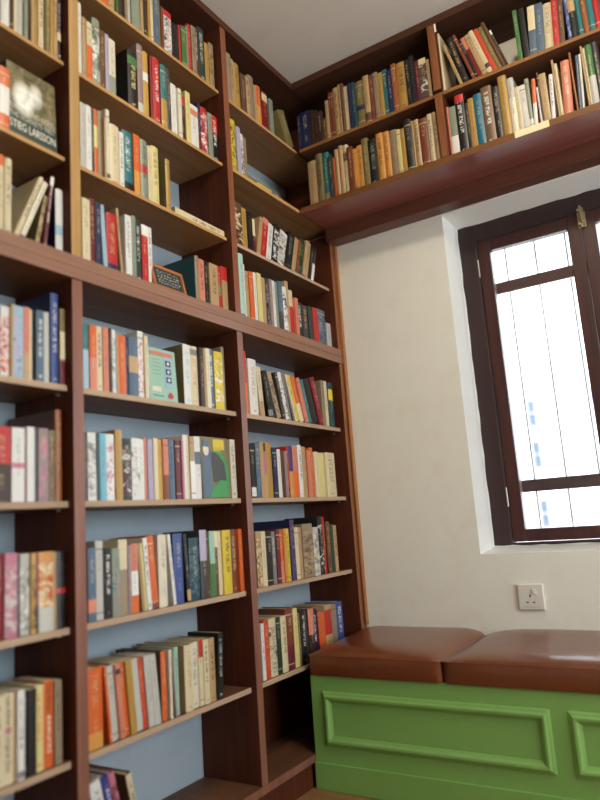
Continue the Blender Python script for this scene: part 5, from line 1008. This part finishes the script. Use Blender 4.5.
 ('O3', 0.9872, 0.0277, 0.1684, 3.7, 'cream', 't:grey', '', 1, 0.125, 0.0259, 'short grey-lettered cream hardback between slate-blue and red, upper high shelf over window'),
 ('O3', 1.0155, 0.0193, 0.174, 3.7, 'red', '', '', 0, 0.121, 0.0204, 'red paperback between cream and brown, upper high shelf over window'),
 ('O3', 1.0353, 0.0166, 0.166, 3.7, 'brown', '', '', 0, 0.117, 0.021, 'short brown paperback between red and blue, upper high shelf over window'),
 ('O3', 1.0634, 0.0106, 0.215, 0.0, 'blue', 'p:light_blue:purple', '', 1, 0.15, 0.0228, 'picture-spined blue hardback between brown and black, upper high shelf over window'),
 ('O3', 1.0745, 0.0212, 0.215, 0.0, 'black', 'b:tan:.45:1', '', 1, 0.15, 0.0214, 'tan-banded black hardback between blue and teal, upper high shelf over window'),
 ('O3', 1.0963, 0.0161, 0.21, 0.0, 'teal', '', '', 1, 0.15, 0.0237, 'teal hardback between black and amber-brown, upper high shelf over window'),
 ('O3', 1.113, 0.0155, 0.22, 0.0, 'amber_brown', '', '', 1, 0.15, 0.0204, 'tall amber-brown hardback between teal and teal, upper high shelf over window'),
 ('O3', 1.1291, 0.0187, 0.21, 0.0, 'teal', '', '', 1, 0.15, 0.0213, 'teal hardback between amber-brown and red, upper high shelf over window'),
 ('O3', 1.1484, 0.0162, 0.22, 0.0, 'red', '', '', 1, 0.15, 0.0229, 'tall red hardback right of teal one, last in row, upper high shelf over window'),
 ('O4', 0.6278, 0.0089, 0.1974, 0.0, 'salmon', '', '', 1, 0.143, 0.0213, 'thin salmon hardback first in row, before grey-green, lower high shelf over window'),
 ('O4', 0.6373, 0.0245, 0.1904, 0.0, 'grey_green', 'b:white:0:.4', '', 0, 0.122, 0.0196, 'white-banded grey-green paperback between salmon and black, lower high shelf over window'),
 ('O4', 0.6624, 0.032, 0.2263, 0.0, 'black', 't:white b:red:.87:1', '', 1, 0.15, 0.0197, 'tall white-lettered black hardback between grey-green and dark-brown, lower high shelf over window'),
 ('O4', 0.6951, 0.0129, 0.1862, 0.0, 'dark_brown', '', '', 0, 0.119, 0.024, 'dark-brown paperback between black and mustard, lower high shelf over window'),
 ('O4', 0.7086, 0.0185, 0.1964, 0.0, 'mustard', '', '', 0, 0.109, 0.0218, 'mustard paperback between dark-brown and teal-blue, lower high shelf over window'),
 ('O4', 0.7277, 0.0288, 0.2048, 0.0, 'teal_blue', '', '', 1, 0.15, 0.0231, 'teal-blue hardback between mustard and warm-brown, lower high shelf over window'),
 ('O4', 0.7571, 0.0358, 0.2178, 0.0, 'warm_brown', 't:white', '', 1, 0.15, 0.0206, 'thick white-lettered warm-brown hardback between teal-blue and black, lower high shelf over window'),
 ('O4', 0.7935, 0.0256, 0.2027, 0.0, 'black', '', '', 1, 0.15, 0.0199, 'black hardback between warm-brown and mustard, lower high shelf over window'),
 ('O4', 0.8197, 0.0281, 0.2326, 0.0, 'mustard', '', 'olive', 1, 0.164, 0.0195, 'tall mustard hardback between black and pale-grey, lower high shelf over window'),
 ('O4', 0.8484, 0.0219, 0.2143, 0.0, 'pale_grey', 's:ivory:.65', '', 1, 0.15, 0.022, 'ivory-bottomed pale-grey hardback between mustard and cream, lower high shelf over window'),
 ('O4', 0.8709, 0.015, 0.1724, 0.0, 'cream', '', '', 0, 0.115, 0.0235, 'short cream paperback between pale-grey and white, lower high shelf over window'),
 ('O4', 0.8866, 0.0193, 0.1721, 0.0, 'white', '', '', 0, 0.12, 0.0247, 'short white paperback between cream and grey-green, lower high shelf over window'),
 ('O4', 0.9065, 0.0127, 0.1872, 0.0, 'grey_green', 's:white:.2', '', 0, 0.113, 0.0213, 'white-bottomed grey-green paperback between white and orange, lower high shelf over window'),
 ('O4', 0.9198, 0.0117, 0.1754, 3.3, 'orange', 's:white:.5', '', 0, 0.113, 0.0191, 'short white-bottomed orange paperback between grey-green and white, lower high shelf over window'),
 ('O4', 0.9404, 0.006, 0.1433, 0.0, 'white', 't:navy', '', 0, 0.113, 0.0239, 'short navy-lettered white paperback between orange and dark-brown, lower high shelf over window'),
 ('O4', 0.947, 0.006, 0.1949, 0.0, 'dark_brown', '', '', 0, 0.125, 0.0245, 'thin dark-brown paperback between white and tan, lower high shelf over window'),
 ('O4', 0.9536, 0.0215, 0.185, 0.0, 'tan', '', '', 0, 0.118, 0.0233, 'tan paperback between dark-brown and white, lower high shelf over window'),
 ('O4', 0.9757, 0.0118, 0.1686, 3.4, 'white', 't:dark_grey', '', 0, 0.105, 0.0213, 'short dark-grey-lettered white paperback between tan and tan, lower high shelf over window'),
 ('O4', 0.9981, 0.0065, 0.219, 0.0, 'tan', '', '', 1, 0.15, 0.0236, 'thin tan hardback between white and cream, lower high shelf over window'),
 ('O4', 1.0052, 0.0093, 0.2005, 0.0, 'cream', 't:tan', '', 1, 0.15, 0.0216, 'thin tan-lettered cream hardback between tan and salmon, lower high shelf over window'),
 ('O4', 1.0151, 0.0279, 0.2004, 3.1, 'salmon', 't:cream', '', 1, 0.15, 0.0245, 'cream-lettered salmon hardback between cream and amber-brown, lower high shelf over window'),
 ('O4', 1.0546, 0.006, 0.22, 0.0, 'amber_brown', '', '', 1, 0.15, 0.0233, 'thin amber-brown hardback between salmon and slate-blue, lower high shelf over window'),
 ('O4', 1.0612, 0.01, 0.2017, 3.4, 'slate_blue', '', '', 1, 0.15, 0.0244, 'slate-blue hardback between amber-brown and white, lower high shelf over window'),
 ('O4', 1.0718, 0.0067, 0.2006, 3.4, 'white', '', '', 1, 0.15, 0.0228, 'thin white hardback between slate-blue and tan, lower high shelf over window'),
 ('O4', 1.091, 0.006, 0.2262, 0.0, 'tan', '', '', 1, 0.15, 0.0225, 'tall tan hardback between white and cream, lower high shelf over window'),
 ('O4', 1.0976, 0.006, 0.2169, 0.0, 'cream', 't:olive', '', 1, 0.15, 0.024, 'thin olive-lettered cream hardback between tan and green, lower high shelf over window'),
 ('O4', 1.1042, 0.02, 0.222, 0.0, 'green', 's:pale_grey:.5', '', 1, 0.15, 0.0226, 'pale-grey-bottomed green hardback between cream and dark-grey, lower high shelf over window'),
 ('O4', 1.1248, 0.0163, 0.2244, 0.0, 'dark_grey', '', '', 1, 0.15, 0.0248, 'dark-grey hardback right of green one, last in row, lower high shelf over window'),
]
NOUN = {0: 'paperback_book', 1: 'hardback_book'}
def book_cover(name, w, h, d, hard, mats, parent=None):
    th = min(.0022 if hard else .0009, w*.2); bul = .0035 if hard else .0010
    bul = min(bul, w*.22); n = 6
    out = [(0, d), (0, bul)]
    for i in range(1, n): 
        s = i/n; out.append((s*w, bul*(2*s-1)**2))
    out += [(w, bul), (w, d)]
    inn = [(w-th, d), (w-th, bul+th), (th, bul+th), (th, d)]
    ring = out+inn; k = len(ring)
    V = [(x, y, 0) for x, y in ring]+[(x, y, h) for x, y in ring]
    Fc = []; mi = []
    for i in range(k):
        j = (i+1) % k
        Fc.append((i, j, k+j, k+i)); mi.append(1 if 1 <= i <= n else 0)
    # caps in convex strips
    m = len(out)
    def cap(idx):
        for f in idx:
            Fc.append(tuple(reversed(f))); mi.append(0); Fc.append(tuple(q+k for q in f)); mi.append(0)
    # out: 0,1(left corner)... n+1(right corner), n+2 ; inn m..m+3 = (w-th,d),(w-th,b),(th,b),(th,d)
    cap([(0, 1, m+2, m+3), (n+1, n+2, m, m+1), tuple(list(range(1, n+2))+[m+1, m+2])])
    uv = [(x/w, 0) for x, y in ring]+[(x/w, 1) for x, y in ring]
    o = mesh_obj(name, V, Fc, mats, parent, mi, uv)
    return o
def make_book(row, u, w, h, lean, col, opts, cov, hard, depth, rec, label, k=None):
    ax, z, grp = ROWINFO[row]
    a = R(lean)
    w = w*math.cos(a); lift = 0
    if a > 0: lift = w*math.sin(a); u += w*math.sin(a)*math.tan(a)
    if ax == 'X': loc = (-rec, u, z+.0004+lift); rot = (0, a, R(90))
    else: loc = (u, -DO+rec, z+.0004+lift); rot = (0, a, 0)
    rr = random.Random(int(u*1e4)+ord(row[0])*7+int(z*1000))
    k = rr.choice((0, 1, 1, 2, 3)) if k is None else k
    o = empty(NOUN[hard], loc, rot)
    book_cover('cover', w, h, depth, hard, [cover_mat(cov or col), spine_mat(col, opts, k)], o)
    tag(o, label, 'book', grp)
    th = min(.0022 if hard else .0009, w*.2); bul = min(.0035 if hard else .0010, w*.22); ov = .003 if hard else .0006
    bm = bmesh.new(); bm_box(bm, th+.0002, w-th-.0002, bul+th+.0003, depth-ov, ov, h-ov)
    bm_obj('pages', bm, M['pages'], o)
    if 'T:' in opts:
        f = bpy.data.materials.new('ink'); f = M.setdefault('ink_dark', plain('dark_ink', (44, 36, 34), .6)); g = M.setdefault('ink_white', plain('white_ink', (236, 230, 214), .5))
        # spine faces local -y; lettering runs top to bottom
        def sm(cx, cz): return Matrix.Translation((cx, -.0004, cz)) @ Matrix.Rotation(R(90), 4, 'X') @ Matrix.Rotation(R(-90), 4, 'Z')
        if 'ORIGINAL' in opts:
            text_mesh('spine_title', 'Lisa Alther', w*.62, f, o, sm(w/2, h*.80), h*.33)
            text_mesh('spine_title', 'Original Sins', w*.60, f, o, sm(w/2, h*.34), h*.40)
            bm = bmesh.new(); bmesh.ops.create_cone(bm, cap_ends=True, segments=20, radius1=w*.30, radius2=w*.30, depth=.0006, matrix=Matrix.Translation((w/2, -.0002, h*.59))@Matrix.Rotation(R(90), 4, 'X'))
            bm_obj('spine_emblem', bm, cover_mat('pink'), o)
        else:
            text_mesh('spine_title', 'Lisa Alther', w*.58, f, o, sm(w/2, h*.80), h*.32)
            text_mesh('spine_title', 'KINFLICKS', w*.62, g, o, sm(w/2, h*.38), h*.42)
    return o
ROWINFO = {'L1': ('X', 1.131, 'books, left bay, top shelf in view'), 'L2': ('X', 0.857, 'books, left bay, second shelf in view'), 'L3': ('X', 0.587, 'books, left bay, shelf resting on the rail'), 'L4': ('X', 0.2585, 'books, left bay, first shelf below the rail'), 'L5': ('X', -0.019, 'books, left bay, second shelf below the rail'), 'L6': ('X', -0.303, 'books, left bay, third shelf below the rail'), 'L7': ('X', -0.585, 'books, left bay, fourth shelf below the rail'), 'M1': ('X', 1.408, 'books, middle bay, top shelf'), 'M2': ('X', 1.131, 'books, middle bay, second shelf from the top'), 'M3': ('X', 0.857, 'books, middle bay, third shelf from the top'), 'M4': ('X', 0.587, 'books, middle bay, shelf resting on the rail'), 'M5': ('X', 0.2585, 'books, middle bay, first shelf below the rail'), 'M6': ('X', -0.019, 'books, middle bay, second shelf below the rail'), 'M7': ('X', -0.303, 'books, middle bay, third shelf below the rail'), 'M8': ('X', -0.585, 'books, middle bay, fourth shelf below the rail'), 'M9': ('X', -0.86, 'books, middle bay, bottom shelf by the left post'), 'R1': ('X', 1.408, 'books, right bay, top shelf'), 'R2': ('X', 1.131, 'books, right bay, second shelf from the top'), 'R3': ('X', 0.857, 'books, right bay, third shelf from the top'), 'R4': ('X', 0.587, 'books, right bay, shelf resting on the rail'), 'R5': ('X', 0.2585, 'books, right bay, first shelf below the rail'), 'R6': ('X', -0.019, 'books, right bay, second shelf below the rail'), 'R7': ('X', -0.303, 'books, right bay, third shelf below the rail'), 'R8': ('X', -0.585, 'books, right bay, shelf beside the bench cushion'), 'O1': ('Y', 1.396, 'books, corner compartment of the high shelves, upper shelf'), 'O2': ('Y', 1.133, 'books, corner compartment of the high shelves, lower shelf'), 'O3': ('Y', 1.396, 'books, high shelves above the window, upper shelf'), 'O4': ('Y', 1.133, 'books, high shelves above the window, lower shelf')}
for r in ROWS: make_book(*r)

# ------------------------------------------------------------------ covers facing out and lying books
def face_out(name, label, cat, y0, y1, h, z, th, lean, decor, colr, x=-.030):
    """book or magazine shown cover first on the tall bookcase, leaning back a little"""
    w = y1-y0
    bm = bmesh.new(); bm_box(bm, 0, w, 0, th, 0, h)
    o = empty(name, (0, 0, 0)); bm_obj('cover', bm, cover_mat(colr), o, .0006)
    o.location = (x, y0, z+.0004+th*math.sin(R(lean))); o.rotation_euler = (R(-lean), 0, R(90))
    tag(o, label, cat)
    bm = bmesh.new(); bm_box(bm, .0012, w+.0004, .0012, th-.0012, .0012, h+.0004); bm_obj('pages', bm, M['pages'], o)
    decor(o, w, h)
    return o
def patch(name, parent, x0, x1, z0, z1, mat, y=-.0007):
    bm = bmesh.new(); bm_box(bm, x0, x1, y, -.0001, z0, z1); return bm_obj(name, bm, mat, parent)
def poly(name, parent, pts, mat, y=-.0009):
    bm = bmesh.new(); a = [bm.verts.new((p[0], y, p[1])) for p in pts]; b = [bm.verts.new((p[0], -.0001, p[1])) for p in pts]
    bm.faces.new(a); bm.faces.new(list(reversed(b)))
    for i in range(len(a)): bm.faces.new((a[i], b[i], b[(i+1) % len(a)], a[(i+1) % len(a)]))
    return bm_obj(name, bm, mat, parent)
def tm(cx, cz, y=-.0009): return Matrix.Translation((cx, y, cz)) @ Matrix.Rotation(R(90), 4, 'X')
def photo_mat():
    m, nt, b = new_mat('blurred_cover_photo')
    uvn = N(nt, 'ShaderNodeTexCoord'); mp = N(nt, 'ShaderNodeMapping'); nt.links.new(uvn.outputs['Generated'], mp.inputs['Vector'])
    sx = N(nt, 'ShaderNodeSeparateXYZ'); nt.links.new(mp.outputs[0], sx.inputs[0])
    n = noise(nt, 4, mp.outputs[0], 4, .6, .5)
    base = ramp(nt, n, [(.3, rgb(38, 34, 24)), (.5, rgb(104, 94, 62)), (.7, rgb(158, 142, 104))])
    def blob(cx, cz, rx, rz):
        dx = math_(nt, 'DIVIDE', math_(nt, 'SUBTRACT', sx.outputs[0], cx), rx); dz = math_(nt, 'DIVIDE', math_(nt, 'SUBTRACT', sx.outputs[2], cz), rz)
        d = math_(nt, 'ADD', math_(nt, 'MULTIPLY', dx, dx), math_(nt, 'MULTIPLY', dz, dz))
        return math_(nt, 'MAXIMUM', math_(nt, 'SUBTRACT', 1.25, d), 0)
    f = math_(nt, 'MINIMUM', math_(nt, 'ADD', blob(.32, .34, .22, .34), math_(nt, 'MULTIPLY', blob(.58, .52, .14, .26), .7)), 1)
    f2 = math_(nt, 'MULTIPLY', f, ramp_v(nt, n))
    nt.links.new(mixc(nt, f2, base, rgb(250, 248, 236)), b.inputs['Base Color']); b.inputs['Roughness'].default_value = .35
    return m
def ramp_v(nt, n): return math_(nt, 'MINIMUM', math_(nt, 'MULTIPLY', n, 2.0), 1)
def thriller(o, w, h):
    patch('cover_picture', o, .001, w-.001, h*.34, h-.001, photo_mat())
    g = M.setdefault('ink_white', plain('white_ink', (236, 230, 214), .5)); gg = M.setdefault('ink_grey', plain('grey_ink', (190, 190, 178), .5))
    text_mesh('cover_title', 'THE GIRL WHO KICKED', .021, gg, o, tm(w/2, h*.40), w*.92)
    text_mesh('cover_title', "THE HORNETS' NEST", .021, gg, o, tm(w/2, h*.30), w*.92)
    text_mesh('cover_title', 'STIEG LARSSON', .031, g, o, tm(w/2, h*.17), w*.92)
face_out('hardback_book', 'dark book shown cover first with a glowing blurred photo and white title, left bay', 'book', -1.553, -1.411, .205, .857, .03, 3, thriller, 'dark_green', -.036)
def mint_mag(o, w, h):
    patch('cover_strip', o, w*.56, w*.86, h*.26, h-.001, cover_mat('light_blue'))
    for k in range(3):
        patch('cover_portrait', o, w*.62, w*.80, h*(.68-.16*k), h*(.79-.16*k), cover_mat('navy'), -.0012)
        poly('portrait_face', o, [(w*.71+w*.045*math.cos(a*math.pi/5), h*(.735-.16*k)+h*.035*math.sin(a*math.pi/5)) for a in range(10)], cover_mat('white'), -.0016)
    m = cover_mat('grey_green')
    for k in range(5): patch('cover_lines', o, w*.16, w*(.42+.03*(k % 3)), h*(.78-.07*k), h*(.79-.07*k), m)
    patch('cover_heading', o, w*.08, w*.9, h*.86, h*.94, cover_mat('salmon'), -.0011)
    patch('cover_block', o, w*.1, w*.42, h*.17, h*.26, cover_mat('ivory'))
    patch('cover_lines', o, w*.12, w*.5, h*.08, h*.10, cover_mat('slate_blue'))
    poly('cover_emblem', o, [(w*.66, h*.06), (w*.8, h*.06), (w*.84, h*.13), (w*.73, h*.19), (w*.64, h*.12)], cover_mat('red'))
face_out('magazine', 'mint-green magazine shown cover first with three small portraits on a blue strip, middle bay', 'magazine', -1.114, -1.000, .154, .2585, .006, 3, mint_mag, 'mint')
def art_mag(o, w, h):
    dg, g, bl, ye, sk, gr = (cover_mat(c) for c in ('dark_green', 'green', 'slate_blue', 'yellow', 'ivory', 'dark_grey'))
    g = cover_mat('leaf')
    poly('cover_robe', o, [(w*.02, h*.02), (w*.34, h*.02), (w*.34, h*.55), (w*.40, h*.78), (w*.14, h*.84), (w*.04, h*.6)], bl)
    poly('cover_cloak', o, [(w*.34, h*.74), (w*.62, h*.76), (w*.84, h*.62), (w*.93, h*.36), (w*.9, h*.1), (w*.7, h*.28), (w*.4, h*.26)], gr, -.0010)
    poly('cover_cloak', o, [(w*.42, h*.77), (w*.64, h*.78), (w*.88, h*.66), (w*.97, h*.40), (w*.95, h*.25), (w*.86, h*.3), (w*.82, h*.58), (w*.6, h*.72)], g, -.0014)
    poly('cover_skirt', o, [(w*.2, h*.02), (w*.9, h*.02), (w*.96, h*.28), (w*.62, h*.30), (w*.34, h*.16)], g, -.0016)
    poly('cover_face', o, [(w*.18+w*.10*math.cos(a*math.pi/6), h*.79+h*.10*math.sin(a*math.pi/6)) for a in range(12)], sk, -.0018)
    poly('cover_cap', o, [(w*.07, h*.84), (w*.28, h*.83), (w*.30, h*.92), (w*.20, h*.97), (w*.09, h*.94)], bl, -.0020)
    patch('cover_panel', o, w*.46, w*.86, h*.80, h*.97, ye)
    patch('cover_panel', o, w*.46, w*.70, h*.77, h*.82, ye)
face_out('magazine', 'magazine shown cover first with a seated figure in green and a yellow block, middle bay', 'magazine', -.906, -.774, .188, -.019, .008, 2, art_mag, 'olive')
def slate():
    w, h = .137, .079
    t = tag(empty('framed_slate', (-.012, -1.0965, RT+.0008+.010*math.sin(R(14))), (R(-14), 0, R(90))), 'small wood-framed blackboard with white chalk lines leaning on the rail shelf, middle bay', 'blackboard')
    bm = bmesh.new(); bm_box(bm, .004, w-.004, .003, .007, .004, h-.004)
    b = bm_obj('slate_board', bm, plain('slate_black', (40, 44, 42), .7), t)
    bm = bmesh.new(); f = .0095
    for x0, x1, z0, z1 in ((0, w, 0, f), (0, w, h-f, h), (0, f, f, h-f), (w-f, w, f, h-f)): bm_box(bm, x0, x1, 0, .010, z0, z1)
    bm_obj('slate_frame', bm, wood('slate_frame_wood', (150, 88, 48), (184, 118, 66), 0, .5), t, .001)
    rr = random.Random(5); ck = plain('chalk', (222, 222, 214), .9)
    pts_all = bmesh.new()
    for ln in range(5):
        x = .022+.004*rr.random(); z = h-.020-ln*.0095
        while x < w-.026:
            l = rr.uniform(.004, .012)
            for q in range(int(l/.0022)):
                x0 = x+q*.0022; dz = rr.uniform(-.002, .002)
                bm_box(pts_all, x0, x0+.0017, .0025, .0031, z+dz, z+dz+rr.uniform(.0008, .0026))
            x += l+.003
    s = bm_obj('chalk_writing', pts_all, ck, t); s['kind'] = 'stuff'
slate()
def lying(name, label, row_y0, row_y1, z, th, col, opts, cov, depth=.12, x=-.008, rotz=0):
    L = row_y1-row_y0
    o = empty(name, (0, 0, 0))
    book_cover('cover', th, L, depth, 0, [cover_mat(cov), spine_mat(col, opts, 0)], o)
    # thickness axis up, length along +y
    m = Matrix(((0, -1, 0), (0, 0, 1), (1, 0, 0))).transposed()   # columns = images of local axes
    o.matrix_world = Matrix.Translation((x, row_y0, z+.0004)) @ Matrix.Rotation(rotz, 4, 'Z') @ Matrix(((0, -1, 0, 0), (0, 0, 1, 0), (1, 0, 0, 0), (0, 0, 0, 1)))
    tag(o, label, 'book')
    t = .0009; bm = bmesh.new(); bm_box(bm, t+.0002, th-t-.0002, .0024, depth-.001, .001, L-.001); bm_obj('pages', bm, M['pages'], o)
    return o
lying('paperback_book', 'cream-spined book lying flat in the middle bay, third shelf from the top', -.985, -.742, .857, .023, 'cream', 't:dark_brown', 'dark_brown', .17, -.026)
lying('paperback_book', 'yellow book lying flat under a grey one, right bay near the corner', -.585, -.385, 1.131, .021, 'yellow', 'b:teal:.78:.9 s:green:.3 b:amber:.9:1', 'yellow', .13, -.026)
lying('paperback_book', 'grey book lying flat on top of the yellow one, right bay', -.577, -.410, 1.1525, .015, 'grey', '', 'grey', .12, -.034)

# ------------------------------------------------------------------ light
w = bpy.data.worlds.new('daylight'); sc.world = w; w.use_nodes = True
bg = w.node_tree.nodes['Background']; bg.inputs[0].default_value = (.88, .95, 1, 1); bg.inputs[1].default_value = 9.2
def area(name, loc, rot, sx, sy, e, col):
    l = bpy.data.lights.new(name, 'AREA'); l.shape = 'RECTANGLE'; l.size = sx; l.size_y = sy; l.energy = e; l.color = col
    o = bpy.data.objects.new(name, l); C.objects.link(o); o.location = loc; o.rotation_euler = rot; return o
p_ = area('window_portal', (.96, .31, .39), (R(-90), 0, 0), .94, 1.3, 1, (1, 1, 1)); p_.data.cycles.is_portal = True
p2 = area('opening_portal', (3.11, (OPN[0]+OPN[1])/2, (OPN[2]+OPN[3])/2), (0, R(90), 0), OPN[3]-OPN[2], OPN[1]-OPN[0], 1, (1, 1, 1)); p2.data.cycles.is_portal = True
l = bpy.data.lights.new('ceiling_lamp', 'POINT'); l.energy = 25; l.color = (1, .88, .68); l.shadow_soft_size = .05
o = bpy.data.objects.new('ceiling_lamp', l); C.objects.link(o); o.location = (1.15, -1.2, 1.614)

# ------------------------------------------------------------------ camera
cam = bpy.data.cameras.new('camera'); co = bpy.data.objects.new('camera', cam); C.objects.link(co)
cam.sensor_fit = 'VERTICAL'; cam.sensor_height = 24; cam.lens = 677.891/800*24
Rv = Vector((0.84110098, 0.53623069, -0.07075162)); Uv = Vector((0.15343098, -0.11110972, 0.98189285)); Fv = Vector((-0.51865989, 0.83672653, 0.17572889))
m = Matrix((Rv, Uv, -Fv)).transposed().to_4x4(); m.translation = (1.29579282, -2.46558594, -0.10411908)
co.matrix_world = m
cam.dof.use_dof = True; cam.dof.focus_distance = 2.45; cam.dof.aperture_fstop = .92
cam.clip_start = .02
sc.camera = co
sc.view_settings.view_transform = 'Standard'; sc.view_settings.look = 'None'; sc.view_settings.gamma = 1
sc.view_settings.exposure = 0.0; sc.view_settings.use_curve_mapping = False
sc.cycles.use_denoising = True
sc.cycles.max_bounces = 8; sc.cycles.transparent_max_bounces = 12
sc.cycles.sample_clamp_indirect = 6
sc.cycles.caustics_reflective = False; sc.cycles.caustics_refractive = False
